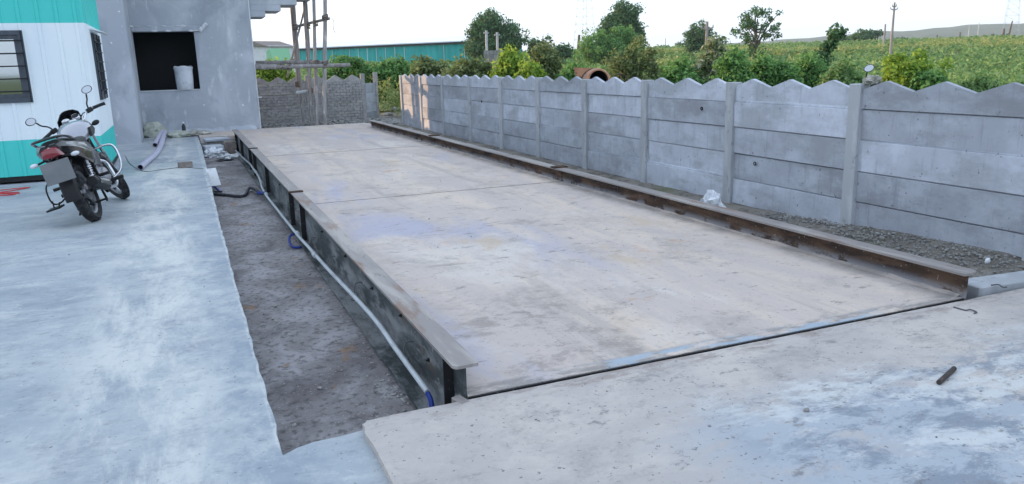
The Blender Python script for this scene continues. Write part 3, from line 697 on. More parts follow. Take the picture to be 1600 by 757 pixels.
def window(parent, mk, W_, H_, bars, cells):
    """built in local x (width) / z (height), outside towards -y"""
    fr = MB(); t = .055
    fr.box(0, W_, -.035, .02, 0, t); fr.box(0, W_, -.035, .02, H_-t, H_); fr.box(0, t, -.035, .02, t, H_-t); fr.box(W_-t, W_, -.035, .02, t, H_-t)
    o = wb(mk(fr), 'window', M['darkmetal'], parent)
    for k in range(cells):
        a = t+(W_-2*t)*k/cells; b = t+(W_-2*t)*(k+1)/cells
        s = MB(); q = .055
        s.box(a, b, -.012, .012, t, t+q); s.box(a, b, -.012, .012, H_-t-q, H_-t); s.box(a, a+q, -.012, .012, t+q, H_-t-q); s.box(b-q, b, -.012, .012, t+q, H_-t-q)
        s2 = mk(s).build('sash', M['darkmetal']); s2.parent = o
        g = mk(MB().box(a+q, b-q, -.002, .002, t+q, H_-t-q)).build('pane', M['glass']); g.parent = o
    for k in range(bars):
        z = t+(H_-2*t)*(k+.55)/bars
        g = mk(MB().box(.01, W_-.01, -.056, -.044, z-.008, z+.008)).build('grille_bar', M['black']); g.parent = o
    for xk in (W_-.02, .02, W_/2):
        g = mk(MB().box(xk-.006, xk+.006, -.0435, -.0355, .0, H_)).build('grille_upright', M['black']); g.parent = o
window(cb, lambda m_: place(m_, 0, (wxl, YC, wz0)), wx1-wxl, wz1-wz0, 5, 2)
window(cb, lambda m_: place(m_, math.pi/2, (XC, YC+.62, 1.02)), 1.0, .92, 6, 2)
hd = MB().prism([(0, 0), (.16, -.05), (.165, -.04), (.005, .012)], YC+.50, YC+1.78, 'y', Matrix.Translation((XC+.017, 0, 1.99)))
wb(hd, 'window_hood', M['cabwhite'], cb)

# ================================================================== MOTORCYCLE (local x forward, y to its left, z up; rear axle over x = 0)
def wheel(root, m_axle, R_, wdt, drum_side):
    """tyre, rim with five paired spokes, hub; axle along local y of m_axle"""
    T = m_axle @ Matrix.Rotation(math.pi/2, 4, 'X')
    h = wdt/2
    prof = [(R_-.075, -h*.62), (R_-.05, -h*.95), (R_-.022, -h), (R_-.006, -h*.62), (R_, 0), (R_-.006, h*.62), (R_-.022, h), (R_-.05, h*.95), (R_-.075, h*.62)]
    t = MB().lathe(prof, 40, T)
    for k in range(40):                                  # tread blocks
        a = 2*math.pi*k/40
        for sgn in (-1, 1):
            B_ = T @ Matrix.Rotation(a + (.04 if sgn > 0 else 0), 4, 'Z') @ Matrix.Translation((R_-.001, 0, sgn*h*.36)) @ Matrix.Rotation(sgn*.5, 4, 'X')
            t.box(-.004, .004, -.012, .012, -h*.24, h*.24, B_)
    wh = bpy.data.objects.new('wheel', None); COL.objects.link(wh); wh.parent = root
    t.build('tyre', M['rubber'], wh, smooth=True)
    r = MB().lathe([(R_-.074, -h*.60), (R_-.085, -h*.5), (R_-.098, -h*.3), (R_-.098, h*.3), (R_-.085, h*.5), (R_-.074, h*.60)], 40, T)
    r.build('rim', M['alu'], wh, smooth=True)
    s = MB()
    for k in range(6):
        a = 2*math.pi*k/6 + .2
        s.box(.03, R_-.09, -.016, .016, -.011, .011, T @ Matrix.Rotation(a, 4, 'Z'))
    s.build('spokes', M['black'], wh, bevel=.003)
    MB().lathe([(.0, -h*1.0), (.03, -h*1.0), (.055, -h*.7), (.065, 0), (.055, h*.7), (.03, h*1.0), (0, h*1.0)], 18, T).build('hub', M['alu'], wh, smooth=True)
    MB().lathe([(.0, drum_side*(h*.55)), (.075, drum_side*(h*.55)), (.078, drum_side*h*.9), (.0, drum_side*h*.95)], 18, T).build('brake_drum', M['alu'], wh, smooth=True)
    return wh

def ring(cx, cz, ry, rz, x, n=14, p=2.4, cy=0):
    out = []
    for k in range(n):
        a = 2*math.pi*k/n; c, s = math.cos(a), math.sin(a)
        out.append(Vector((x, cy+ry*math.copysign(abs(c)**(2/p), c), cz+rz*math.copysign(abs(s)**(2/p), s))))
    return out
def body(secs, n=14, p=2.4): return MB().loft([ring(0, z, ry, rz, x, n, p) for (x, z, ry, rz) in secs])

def motorcycle(label, loc, rot, group=None):
    b = thing('motorcycle', label, 'motorcycle', loc, rot, group)
    RW = .295
    wheel(b, Matrix.Translation((0, 0, RW)), RW, .095, 1)
    # steering assembly, turned to the left about the raked head
    HEAD = Vector((.98, 0, .80)); AX = Vector((-.43, 0, .90)).normalized()
    ST = Matrix.Translation(HEAD) @ Matrix.Rotation(rad(33), 4, AX) @ Matrix.Translation(-HEAD)
    FA = Vector((1.265, 0, RW))
    def st(mb): mb.v = [tuple(ST @ Vector(v)) for v in mb.v]; return mb
    wheel(b, ST @ Matrix.Translation(FA), RW, .08, -1)
    for s in (-1, 1):
        st(MB().tube([(FA.x, s*.085, FA.z), (1.135, s*.085, .56)], .024, 10)).build('fork_slider', M['alu'], b, smooth=True)
        st(MB().tube([(1.135, s*.085, .56), (.935, s*.085, .95)], .016, 10)).build('fork_tube', M['chrome'], b, smooth=True)
    st(MB().prism([(.93, .84), (1.0, .87), (.985, .90), (.915, .87)], -.11, .11, 'y')).build('fork_yoke', M['black'], b)
    # front mudguard
    g = MB(); rings = []
    for k in range(15):
        a = rad(-28 + 170*k/14); R2 = RW+.035
        c = Vector((FA.x+R2*math.cos(a), 0, FA.z+R2*math.sin(a))); o = Vector((math.cos(a), 0, math.sin(a)))
        rings.append([c + o*dz + Vector((0, dy, 0)) for dy, dz in ((-.062, -.035), (-.05, -.004), (-.02, .008), (.02, .008), (.05, -.004), (.062, -.035), (.045, -.008), (-.045, -.008))])
    st(g.loft(rings)).build('front_mudguard', M['gloss_black'], b, smooth=True)
    # headlamp cowl with small visor
    st(body([(1.03, .90, .05, .05), (1.05, .905, .115, .105), (1.10, .90, .125, .115), (1.17, .885, .105, .095), (1.215, .875, .07, .06)])).build('headlamp_cowl', M['gloss_black'], b, smooth=True)
    st(body([(1.216, .872, .075, .06), (1.232, .87, .05, .04)])).build('headlamp', M['clearlens'], b, smooth=True)
    v = MB(); rings = []
    for k, (x, z, w_) in enumerate(((1.165, .965, .12), (1.12, 1.02, .135), (1.07, 1.075, .125), (1.045, 1.11, .085))):
        rings.append([Vector((x-.05*(t*t), w_*t, z-.03*t*t)) for t in (-1, -.6, -.2, .2, .6, 1)] + [Vector((x-.05*(t*t)+.008, w_*t, z-.03*t*t+.006)) for t in (1, .6, .2, -.2, -.6, -1)])
    st(v.loft(rings)).build('visor', M['gloss_black'], b, smooth=True)
    # instruments
    st(body([(.99, .965, .09, .03), (1.03, .985, .105, .04), (1.07, 1.0, .09, .03)])).build('instrument_panel', M['black'], b, smooth=True)
    for s in (-1, 1):
        T = Matrix.Translation((1.005, s*.055, 1.01)) @ Matrix.Rotation(rad(-35), 4, 'Y')
        st(MB().lathe([(.0, .012), (.036, .012), (.04, .014), (.045, .008), (.045, -.02)], 16, T)).build('dial', M['chrome'], b, smooth=True)
    # handlebar, grips, levers, mirrors
    hb = [(.93, -.36, .975), (.98, -.26, .995), (1.01, -.17, .985), (.985, -.10, .935), (.965, -.05, .915), (.965, .05, .915), (.985, .10, .935), (1.01, .17, .985), (.98, .26, .995), (.93, .36, .975)]
    st(MB().tube(smooth_path(hb, 4), .0125, 8)).build('handlebar', M['chrome'], b, smooth=True)
    for s in (-1, 1):
        st(MB().tube([(.975, s*.255, .995), (.95, s*.32, .985), (.928, s*.375, .973)], [.018, .017, .019], 10)).build('grip', M['black'], b, smooth=True)
        st(MB().cbox((.985, s*.215, .995), (.05, .065, .05))).build('switch_box', M['black'], b, bevel=.008)
        st(MB().tube([(1.01, s*.20, .99), (1.025, s*.26, .985), (1.0, s*.37, .97)], [.008, .008, .006], 6)).build('lever', M['alu'], b, smooth=True)
        st(MB().tube(smooth_path([(.985, s*.215, 1.01), (.995, s*.235, 1.06), (1.01, s*.275, 1.10), (1.0, s*.30, 1.15)], 4), [.008]*13, 8)).build('mirror_stalk', M['black'], b, smooth=True)
        T = Matrix.Translation((1.0, s*.335, 1.185)) @ Matrix.Rotation(s*rad(12), 4, 'Z') @ Matrix.Rotation(rad(-80), 4, 'Y')
        mir = st(MB().lathe([(.0, -.024), (.042, -.019), (.055, -.005), (.057, .004), (.053, .006)], 20, T @ Matrix.Diagonal((.72, 1.0, 1, 1)))).build('mirror', M['black'], b, smooth=True)
        st(MB().lathe([(.0, .0055), (.049, .0055), (.0495, .003)], 20, T @ Matrix.Diagonal((.72, 1.0, 1, 1)))).build('mirror_glass', M['mirror'], mir)
        st(MB().tube([(1.05, s*.10, .86), (1.05, s*.17, .855)], .010, 6)).build('indicator_stalk', M['black'], b)
        T = Matrix.Translation((1.05, s*.20, .855))
        bl = blob(3, .03, .045, .028, 0, 2, False); bl.v = [tuple(T @ Vector(q)) for q in bl.v]
        st(bl).build('front_indicator', M['black'], b, smooth=True)
        st(MB().tube(smooth_path([(1.0, s*.20, .975), (1.10, s*.17, 1.0), (1.12, s*.08, .93), (1.02, s*.03, .85)], 5), .006, 6)).build('cable', M['black'], b, smooth=True)
    # frame
    for s in (-1, 1):
        MB().tube(smooth_path([(.98, s*.02, .80), (.70, s*.07, .72), (.35, s*.10, .66), (-.28, s*.09, .70)], 4), .015, 8).build('frame_tube', M['black'], b, smooth=True)
        MB().tube(smooth_path([(.98, s*.02, .78), (.90, s*.06, .50), (.80, s*.08, .30), (.45, s*.10, .26), (.36, s*.10, .45), (.34, s*.10, .64)], 5), .015, 8).build('frame_tube', M['black'], b, smooth=True)
        MB().tube([(.40, s*.075, .34), (0, s*.075, RW)], .018, 8).build('swingarm', M['black'], b, smooth=True)
        sp = MB().tube([(.0, s*.125, RW+.01), (.10, s*.12, .50)], .012, 8).build('shock_absorber', M['chrome'], b, smooth=True)
        pts = []
        for k in range(66):
            t = k/65; a = 2*math.pi*9*t; c = Vector((.015, s*.1245, RW+.05)).lerp(Vector((.11, s*.12, .545)), t)
            pts.append(c + Vector((.020*math.cos(a), .023*math.sin(a), -.004*math.cos(a))))
        MB().tube(pts, .005, 5).build('spring', M['chrome'], sp, smooth=True)
        MB().tube([(.09, s*.12, .49), (.125, s*.118, .62)], .019, 10).build('reservoir', M['alu'], sp, smooth=True)
    # tank, seat, side covers, tail
    body([(.97, .80, .05, .06), (.90, .84, .12, .085), (.80, .865, .155, .11), (.66, .865, .165, .115), (.54, .83, .14, .10), (.46, .79, .10, .075), (.42, .77, .07, .05)], 18, 2.3).build('fuel_tank', M['silver'], b, smooth=True)
    MB().lathe([(.0, .02), (.035, .02), (.04, .01), (.04, 0)], 16, Matrix.Translation((.78, 0, .97))).build('fuel_cap', M['chrome'], b, smooth=True)
    for s in (-1, 1):
        kp = MB().prism([(.55, .78), (.68, .79), (.78, .84), (.74, .88), (.60, .87)], s*.145, s*.172, 'y').build('knee_pad', M['black'], b, bevel=.005)
    body([(.52, .775, .09, .03), (.44, .775, .125, .045), (.30, .77, .135, .045), (.14, .775, .135, .045), (-.02, .795, .13, .045), (-.18, .82, .115, .04), (-.28, .83, .08, .025)], 16, 2.8).build('seat', M['seat'], b, smooth=True)
    for s in (-1, 1):
        body_ = MB().loft([[Vector((x, s*(y+.0), z0)), Vector((x, s*(y+.03), (z0+z1)/2)), Vector((x, s*y, z1)), Vector((x, s*(y-.05), z1)), Vector((x, s*(y-.05), z0))] for (x, y, z0, z1) in ((.50, .10, .58, .70), (.38, .14, .50, .755), (.22, .145, .53, .755), (.05, .142, .60, .78), (-.15, .135, .66, .81), (-.32, .11, .70, .835), (-.40, .06, .75, .82))])
        sc_ = body_.build('side_cover', M['gloss_black'], b, smooth=True)
        MB().loft([[Vector((x, s*(y+.034), z-.010)), Vector((x, s*(y+.036), z+.010)), Vector((x, s*(y+.02), z+.010)), Vector((x, s*(y+.02), z-.010))] for (x, y, z) in ((.36, .135, .66), (.22, .14, .68), (.05, .135, .725), (-.15, .122, .765), (-.30, .098, .79))]).build('stripe', M['silver'], sc_, smooth=True)
    gr_ = [(.02, .135, .795), (-.12, .15, .825), (-.28, .14, .862), (-.40, .10, .875), (-.435, 0, .878), (-.40, -.10, .875), (-.28, -.14, .862), (-.12, -.15, .825), (.02, -.135, .795)]
    MB().tube(smooth_path(gr_, 4), .013, 8).build('grab_rail', M['gloss_black'], b, smooth=True)
    tl = MB().loft([[Vector((x, -w_, z0)), Vector((x, -w_*.8, z1)), Vector((x, 0, z1+.012)), Vector((x, w_*.8, z1)), Vector((x, w_, z0)), Vector((x, 0, z0-.01))] for (x, w_, z0, z1) in ((-.33, .095, .70, .80), (-.40, .09, .705, .79), (-.435, .075, .715, .775), (-.445, .04, .73, .76))])
    tl.build('tail_lamp', M['redlens'], b, smooth=True)
    # rear mudguard, plate, indicators
    rings = []
    for k in range(13):
        a = rad(62 + 125*k/12); R2 = RW+.06 + .05*(k/12)
        c = Vector((R2*math.cos(a), 0, RW+.03+R2*math.sin(a)*.98)); o = Vector((math.cos(a), 0, math.sin(a))); w_ = .075 if k > 3 else .06
        rings.append([c + o*dz + Vector((0, dy, 0)) for dy, dz in ((-w_, -.03), (-w_*.8, 0), (0, .01), (w_*.8, 0), (w_, -.03), (w_*.75, -.008), (-w_*.75, -.008))])
    MB().loft(rings).build('rear_mudguard', M['black'], b, smooth=True)
    MB().cbox((-.452, 0, .575), (.006, .255, .20), Matrix.Rotation(rad(8), 4, 'Y')).build('number_plate', M['plate'], b, bevel=.002)
    MB().tube([(-.40, -.03, .70), (-.442, -.03, .55)], .012, 6).tube([(-.40, .03, .70), (-.442, .03, .55)], .012, 6).build('plate_bracket', M['black'], b)
    for s in (-1, 1):
        MB().tube([(-.36, s*.06, .70), (-.375, s*.155, .685)], .011, 6).build('indicator_stalk', M['black'], b)
        bl = blob(3, .026, .04, .022, 0, 2, False); bl.v = [tuple(Vector(q)+Vector((-.375, s*.182, .683))) for q in bl.v]
        bl.build('rear_indicator', M['clearlens'], b, smooth=True)
    # engine
    en = body([(.42, .34, .10, .09), (.50, .36, .12, .12), (.66, .35, .12, .12), (.76, .34, .09, .09)], 14, 3)
    en.build('crankcase', M['alu'], b, smooth=True)
    for s in (-1, 1): MB().lathe([(.0, .03), (.07, .028), (.095, .015), (.10, 0)], 20, Matrix.Translation((.58, s*.115, .35)) @ Matrix.Rotation(-s*math.pi/2, 4, 'X')).build('engine_cover', M['alu'], b, smooth=True)
    CY = Matrix.Translation((.69, 0, .44)) @ Matrix.Rotation(rad(22), 4, 'Y')
    cy = MB().box(-.055, .055, -.06, .06, 0, .22, CY).build('cylinder_block', M['alu'], b, bevel=.006)
    for k in range(8): MB().box(-.08, .08, -.085, .085, .03+.022*k, .037+.022*k, CY).build('cooling_fin', M['alu'], cy)
    # exhaust on the right
    MB().tube(smooth_path([(.80, -.05, .52), (.93, -.09, .46), (.90, -.12, .28), (.70, -.14, .22), (.42, -.155, .24), (.25, -.165, .27)], 5), .018, 10).build('exhaust_pipe', M['chrome'], b, smooth=True)
    mf = MB().tube([(.28, -.165, .265), (.20, -.168, .285), (-.18, -.175, .375), (-.24, -.175, .388)], [.03, .052, .058, .05], 16).build('muffler', M['black'], b, smooth=True)
    MB().tube([(-.235, -.175, .387), (-.27, -.175, .395)], [.034, .034], 14, caps=False).build('tailpipe', M['chrome'], mf, smooth=True)
    MB().tube([(-.256, -.175, .392), (-.258, -.175, .3924)], .033, 12).build('tailpipe_bore', M['black'], mf)
    MB().loft([[Vector((x, -.175-r_*math.cos(a), z+r_*math.sin(a))) for a in (-.5, -.1, .3, .7, 1.1)] + [Vector((x, -.175-(r_-.006)*math.cos(a), z+(r_-.006)*math.sin(a))) for a in (1.1, .7, .3, -.1, -.5)] for (x, z, r_) in ((.16, .297, .062), (-.16, .371, .067))]).build('heat_shield', M['chrome'], mf, smooth=True)
    # crash guards, footrests, stands, chain guard, saree guard
    for s in (-1, 1):
        MB().tube(smooth_path([(.84, s*.06, .64), (.86, s*.17, .645), (.86, s*.245, .61), (.85, s*.255, .47), (.80, s*.22, .35), (.74, s*.10, .28)], 5), .0125, 10).build('crash_guard', M['chrome'], b, smooth=True)
        MB().tube([(.40, s*.08, .30), (.40, s*.20, .30)], .010, 6).tube([(.40, s*.19, .305), (.40, s*.31, .305)], .019, 8).build('rider_footrest', M['black'], b)
        MB().tube([(.20, s*.10, .40), (.12, s*.17, .40)], .009, 6).tube([(.12, s*.165, .40), (.11, s*.27, .40)], .016, 8).build('passenger_footrest', M['black'], b)
    MB().tube([(.46, .11, .28), (.40, .20, .13), (.365, .27, -.015 + .0)], .011, 8).cbox((.36, .285, -.012), (.07, .05, .008)).build('side_stand', M['black'], b)
    MB().tube([(.30, -.09, .26), (.16, -.13, .16), (.10, -.14, .15)], .012, 8).tube([(.30, .09, .26), (.16, .13, .16), (.10, .14, .15)], .012, 8).tube([(.16, -.13, .16), (.16, .13, .16)], .010, 8).build('centre_stand', M['black'], b)
    MB().prism([(-.08, .30), (.0, .37), (.45, .40), (.47, .30), (0, .24)], .085, .10, 'y').build('chain_guard', M['black'], b, bevel=.004)
    sg = [(.12, .17, .52), (-.05, .20, .50), (-.30, .20, .46), (-.33, .20, .32), (-.10, .20, .28), (.10, .17, .34)]
    MB().tube(smooth_path(sg+[sg[0]], 4), .008, 6).build('rear_guard', M['black'], b, smooth=True)
    MB().box(-.30, -.12, .17, .29, .245, .262).tube([(-.30, .20, .33), (-.28, .22, .25)], .007, 6).tube([(-.12, .2, .29), (-.14, .22, .25)], .007, 6).build('guard_step', M['black'], b)
    MB().tube([(.60, -.13, .30), (.75, -.17, .29), (.80, -.20, .31)], .009, 6).build('brake_pedal', M['alu'], b)
    # chain-side and battery masses between the wheels so the frame is not hollow
    MB().box(.16, .42, -.085, .085, .42, .70).build('air_box', M['black'], b, bevel=.02)
    return b
rc = gz(150, 345, ZS)
bike = motorcycle('black and silver motorcycle leaning on its side stand beside the cabin', (rc.x+.01, rc.y, ZS), (rad(-16), 0, rad(83)))

# ================================================================== CONDUIT AND CABLES ON THE PIT SIDE
cd = wthing('conduit_pipe', 'white conduit pipe strapped along the dark girder in the pit', 'pipe', (-.1, 7, -.2))
cp = [(-.075, .40, -.118), (-.085, .95, -.085), (-.085, 1.54, -.068), (-.09, 3.0, -.135), (-.095, 4.0, -.165), (-.10, 4.6, -.185), (-.10, 5.5, -.20), (-.115, 6.4, -.19), (-.13, 7.2, -.175), (-.12, 7.9, -.16), (-.085, 8.5, -.145), (-.075, 9.2, -.12), (-.075, 9.7, -.12), (-.07, 10.3, -.115), (-.06, 11.2, -.16), (-.075, 12.5, -.19), (-.09, 14.3, -.22)]
wb(MB().tube(smooth_path(cp, 6), .0145, 10), 'pipe', M['conduit'], cd, smooth=True)
for (x, y, z) in ((-.09, 4.72, -.185), (-.10, 3.6, -.153), (-.09, 8.35, -.147), (-.12, 7.35, -.172), (-.075, 9.3, -.12)):
    t = Vector((.01, 1, -.02)); wb(MB().tube([Vector((x, y, z))-t*.055, Vector((x, y, z))+t*.055], .020, 10), 'coupling', M['conduit'], cd, smooth=True)
for yq, zq in ((.80, -.093), (2.05, -.093), (3.05, -.137), (3.95, -.163), (6.0, -.195)):
    pts = [(-.085+.028*math.cos(a), yq+.01*math.sin(a), zq+.028*math.sin(a)) for a in [rad(d) for d in range(-150, 100, 25)]]
    pts += [(-.06, yq+.03, zq+.075), (-.004, yq+.03, zq+.07), (-.003, yq+.02, zq+.02)]
    wb(MB().tube(smooth_path(pts, 2), .0035, 5), 'tie_wire', M['wire'], cd, smooth=True)
bc = smooth_path([(-.076, .42, -.118), (-.072, .36, -.15), (-.082, .31, -.22), (-.09, .25, -.268), (-.085, .10, -.272), (-.06, -.05, -.275)], 6)
tag(MB().tube(bc, .013, 8).build('cable', M['blue'], smooth=True), 'blue cable coming out of the near end of the white conduit', 'cable')
bc = smooth_path([(-.12, 4.75, -.19), (-.165, 4.70, -.20), (-.185, 4.62, -.235), (-.17, 4.52, -.268), (-.11, 4.48, -.27), (-.06, 4.5, -.262)], 6)
tag(MB().tube(bc, .012, 8).build('cable', M['blue'], smooth=True), 'small blue cable loop hanging off the conduit at the girder splice', 'cable')
hs = wthing('flexible_hose', 'dark flexible hose bent across the pit floor to the conduit', 'hose', (-.4, 7.6, -.28))
P = [gz(332, 303, -.262), gz(352, 305, -.262), gz(372, 307, -.262), gz(383, 305, -.262), gz(391, 294, -.235), Vector((-.16, 7.55, -.19)), Vector((-.125, 7.4, -.172))]
wb(MB().tube(smooth_path(P, 6), .021, 10), 'hose', M['hose'], hs, smooth=True)
wb(MB().tube([P[-2]+Vector((-.03, .1, -.01)), P[-2], P[-1]], .026, 10), 'hose_connector', M['blue'], hs, smooth=True)
# white board and blue clamp lying against the slab edge
wbd = thing('white_board', 'small white board propped in the pit against the slab edge', 'board', gz(338, 297, -.284) + Vector((0, 0, .06)))
R_ = Matrix.Rotation(rad(20), 4, 'Z') @ Matrix.Rotation(rad(-28), 4, 'X')
MB().box(-.075, .075, -.006, .006, 0, .27, R_).build('board', M['white'], wbd)
cl = wthing('clamp', 'dark blue metal clamp lying beside the white board in the pit', 'clamp', gz(330, 297, -.28))
q = [gz(326, 278, -.20), gz(330, 290, -.24), gz(338, 294, -.27), gz(345, 300, -.272)]
wb(MB().tube(q, .014, 8), 'arm', M['blue'], cl, smooth=True)
wb(MB().tube([gz(328, 296, -.27), gz(337, 300, -.265), gz(347, 300, -.268)], .012, 8), 'jaw', M['black'], cl, smooth=True)
wb(MB().tube([gz(327, 277, -.20), gz(327, 300, -.272)], .016, 8), 'post', M['hose'], cl, smooth=True)
# ================================================================== ROUGH FAR END OF THE PIT
def stone(label, c, r_, seed, cat='stone', m='stone', rot=0, group=None, lump=.22, sub=2):
    o = blob(seed, *r_, lump, sub).build('stone' if cat == 'stone' else cat.replace(' ', '_'), M[m]); o.location = Vector(c)+Vector((0, 0, r_[2]*.58)); o.rotation_euler = (0, 0, rot)
    return tag(o, label, cat, group)
def slabstone(name, label, cat, loc, size, rot, m, bev=.012):
    o = MB().cbox((0, 0, size[2]/2), size).build(name, M[m], bevel=bev); o.location = loc; o.rotation_euler = rot; return tag(o, label, cat)
# end wall of the pit, left rough
struct(MB().box(-.72, -.02, 14.3, 14.62, -.30, -.05).build('pit_end_wall', M['stone'], bevel=.02))
slabstone('concrete_block', 'large rough concrete block closing the far end of the pit', 'block', (-.50, 13.75, -.28), (.36, .42, .20), (0, 0, rad(6)), 'plaster')
slabstone('concrete_block', 'small upright stone block in the pit touching the girder end', 'block', (-.16, 13.95, -.28), (.24, .32, .25), (0, 0, rad(-4)), 'brick')
slabstone('broken_lump', 'broken cement lump on top of the far pit edge', 'block', (-.40, 14.42, -.05), (.5, .3, .06), (.05, .02, rad(10)), 'plaster')
def crumple(name, label, cat, loc, rx, ry, rz, seed, m, rot=0, lump=.5):
    o = blob(seed, rx, ry, rz, lump, 3, True, 2.6).build(name, M[m], smooth=False); o.location = Vector(loc)+Vector((0, 0, rz*.58)); o.rotation_euler = (0, 0, rot); return tag(o, label, cat)
crumple('plastic_sheet', 'crumpled white plastic sheet below the concrete block in the pit', 'plastic sheet', gz(336, 246, -.285), .19, .14, .11, 3, 'whiterock')
crumple('plastic_sheet', 'flat grey plastic sheet next to the girder at the pit end', 'plastic sheet', gz(362, 247, -.285), .22, .18, .05, 9, 'white', lump=.6)
crumple('cloth_rag', 'dark rag on the pit floor in front of the plastic sheets', 'rag', gz(352, 252, -.285), .13, .10, .025, 12, 'hose', lump=.6)
for k, (px, py) in enumerate(((402, 440), (400, 426), (470, 583), (388, 300), (345, 322), (512, 520))):
    pass
# loose stones and clods on the pit floor
random.seed(31)
def pebbles(name, pts, smin, smax, m, label, cat):
    base = [blob(k, 1, .8, .6, .35, 1) for k in range(5)]; mb = MB()
    for (x, y, z) in pts:
        b = random.choice(base); s = random.uniform(smin, smax)*random.choice((.6, .8, 1, 1.3)); R_ = Matrix.Translation((x, y, z+.3*s)) @ Matrix.Rotation(random.uniform(0, 6.3), 4, 'Z') @ Matrix.Scale(s, 4)
        mb.add([R_ @ Vector(v) for v in b.v], b.f)
    return stuff(mb.build(name, M[m], fix=False), label, cat)
pts = [(random.uniform(-.76, -.12), random.uniform(.05, 13)**1.0, -.285) for _ in range(150)]
pts += [(-.17+random.gauss(0, .05), .95+random.gauss(0, .10), -.285) for _ in range(60)] + [(-.13+random.gauss(0, .03), random.uniform(.5, 9), -.285) for _ in range(170)]
pebbles('pit_gravel', pts, .004, .013, 'stone', 'dark grit and clods scattered over the pit floor', 'gravel')
pts = [(random.uniform(3.2, 3.95), random.uniform(.2, 13)) for _ in range(700)] + [(random.uniform(3.15, 3.95), random.uniform(.18, 2.6)) for _ in range(2600)]
pts = [(x, y, strip_z(x, y)+random.uniform(-.006, .012)) for x, y in pts]
pebbles('gravel', pts, .005, .015, 'stone', 'loose gravel between the rusty girder and the precast wall', 'gravel')
pts = [(random.gauss(1.7, .9), 18.3+random.gauss(0, .22), -.08) for _ in range(260)] + [(random.uniform(.8, 4.5), random.uniform(17.2, 18.8), -.09) for _ in range(260)] + [(random.gauss(4.0, .35), random.gauss(17.0, .5), -.06) for _ in range(200)]
pebbles('rubble', pts, .02, .075, 'stone', 'broken stone rubble heaped at the foot of the brick patterned wall', 'rubble')
pts = [(random.uniform(-.3, 4), random.uniform(-2.2, -.1), .0) for _ in range(60)] + [(random.uniform(.2, 2.9), random.uniform(.2, 11), .0) for _ in range(70)] + [(random.uniform(-3.5, -.9), random.uniform(-1, 8), ZS) for _ in range(40)]
pebbles('grit', pts, .003, .007, 'pit', 'small dark crumbs scattered over the concrete and deck', 'grit')
# bigger stones by the gap in the boundary
for k, (px, py, s, lb) in enumerate(((620, 176, .20, 'pale broken stone lump in the gap between the two walls'), (607, 182, .13, 'small grey stone at the wall gap beside the pale lump'), (640, 206, .10, 'stone lying at the foot of the sunlit wall end'))):
    stone(lb, gz(px, py, -.10), (s, s*.8, s*.6), 40+k)
crumple('plastic_bag', 'crumpled white bag lying between the rusty girder and the precast wall', 'bag', Vector((3.50, 2.98, strip_z(3.5, 2.98))), .10, .115, .155, 5, 'whiterock', lump=.32)
stone('white stone chip on the gravel by the wall', gz(1543, 412, .03), (.02, .016, .024), 51, m='whiterock')
# block beside the apron end
slabstone('concrete_kerb', 'low grey cement block at the near end of the precast wall', 'block', (4.04, .07, -.3), (1.66, .18, .328), (0, 0, rad(-5)), 'wallpost', .006)
# bits on the apron
def wirebit(label, pts, r_=.004, m='wire'): return tag(MB().tube(smooth_path(pts, 5), r_, 6).build('wire', M[m], smooth=True), label, 'wire')
wirebit('bent thin wire on the apron below the rusty girder end', [gz(1490, 480, .004), gz(1508, 485, .004), gz(1516, 484, .008), gz(1526, 488, .004), gz(1522, 490, .004)])
wirebit('short curved wire on the cement block', [gz(1549, 446, .037), gz(1560, 445, .039), gz(1567, 449, .037), gz(1573, 449, .037)], .004)
a, b_ = gz(1467, 598, .012), gz(1491, 576, .012)
tag(MB().tube([a, a.lerp(b_, .5), b_], .011, 10).build('iron_bar', M['iron'], smooth=True), 'short rusty iron bar lying on the apron', 'bar')
slabstone('steel_shim', 'small grey steel shim at the near foot of the pit side girder', 'shim', (-.045, .002, -.03), (.045, .075, .035), (rad(4), 0, rad(18)), 'flange', .003)
stone('dark pebble on the blue grey cement patch of the apron', gz(1260, 643, 0), (.014, .011, .009), 61)
# ================================================================== THINGS AT THE FOOT OF THE BUILDING
def sack(name, label, c, rx, ry, rz, seed, m, rot):
    o = blob(seed, rx, ry, rz, .22, 3, True, 1.6)
    for i, v in enumerate(o.v):
        x, y, z = v; k = 1+.06*math.sin(9*x/rx+3*z/rz)+.05*math.sin(14*y/ry); o.v[i] = (x*k, y, z*k)
    ob = o.build(name, M[m], smooth=True); ob.location = Vector(c)+Vector((0, 0, rz*.58)); ob.rotation_euler = (0, 0, rot); return tag(ob, label, 'sack')
sack('sack', 'pale bulging sack standing against the plastered wall by the pipes', (-1.62, 16.15, ZS), .24, .2, .21, 4, 'sack', .2)
sack('sack', 'flat pale cement bag lying beside the pipe ends', (-1.13, 15.75, ZS), .26, .2, .085, 6, 'sack', .1)
sack('sack', 'brown dusty cement bag lying nearest the pit', (-.76, 15.85, ZS), .30, .2, .08, 8, 'sackgrey', -.05)
bt = thing('bottle', 'small dark bottle standing on the bags by the wall', 'bottle', (-1.0, 15.85, .085))
MB().lathe([(0, 0), (.035, 0), (.04, .02), (.04, .11), (.018, .15), (.016, .175)], 12).build('body', M['hose'], bt, smooth=True)
MB().lathe([(0, .205), (.022, .205), (.022, .17), (0, .17)], 12).build('cap', M['white'], bt)
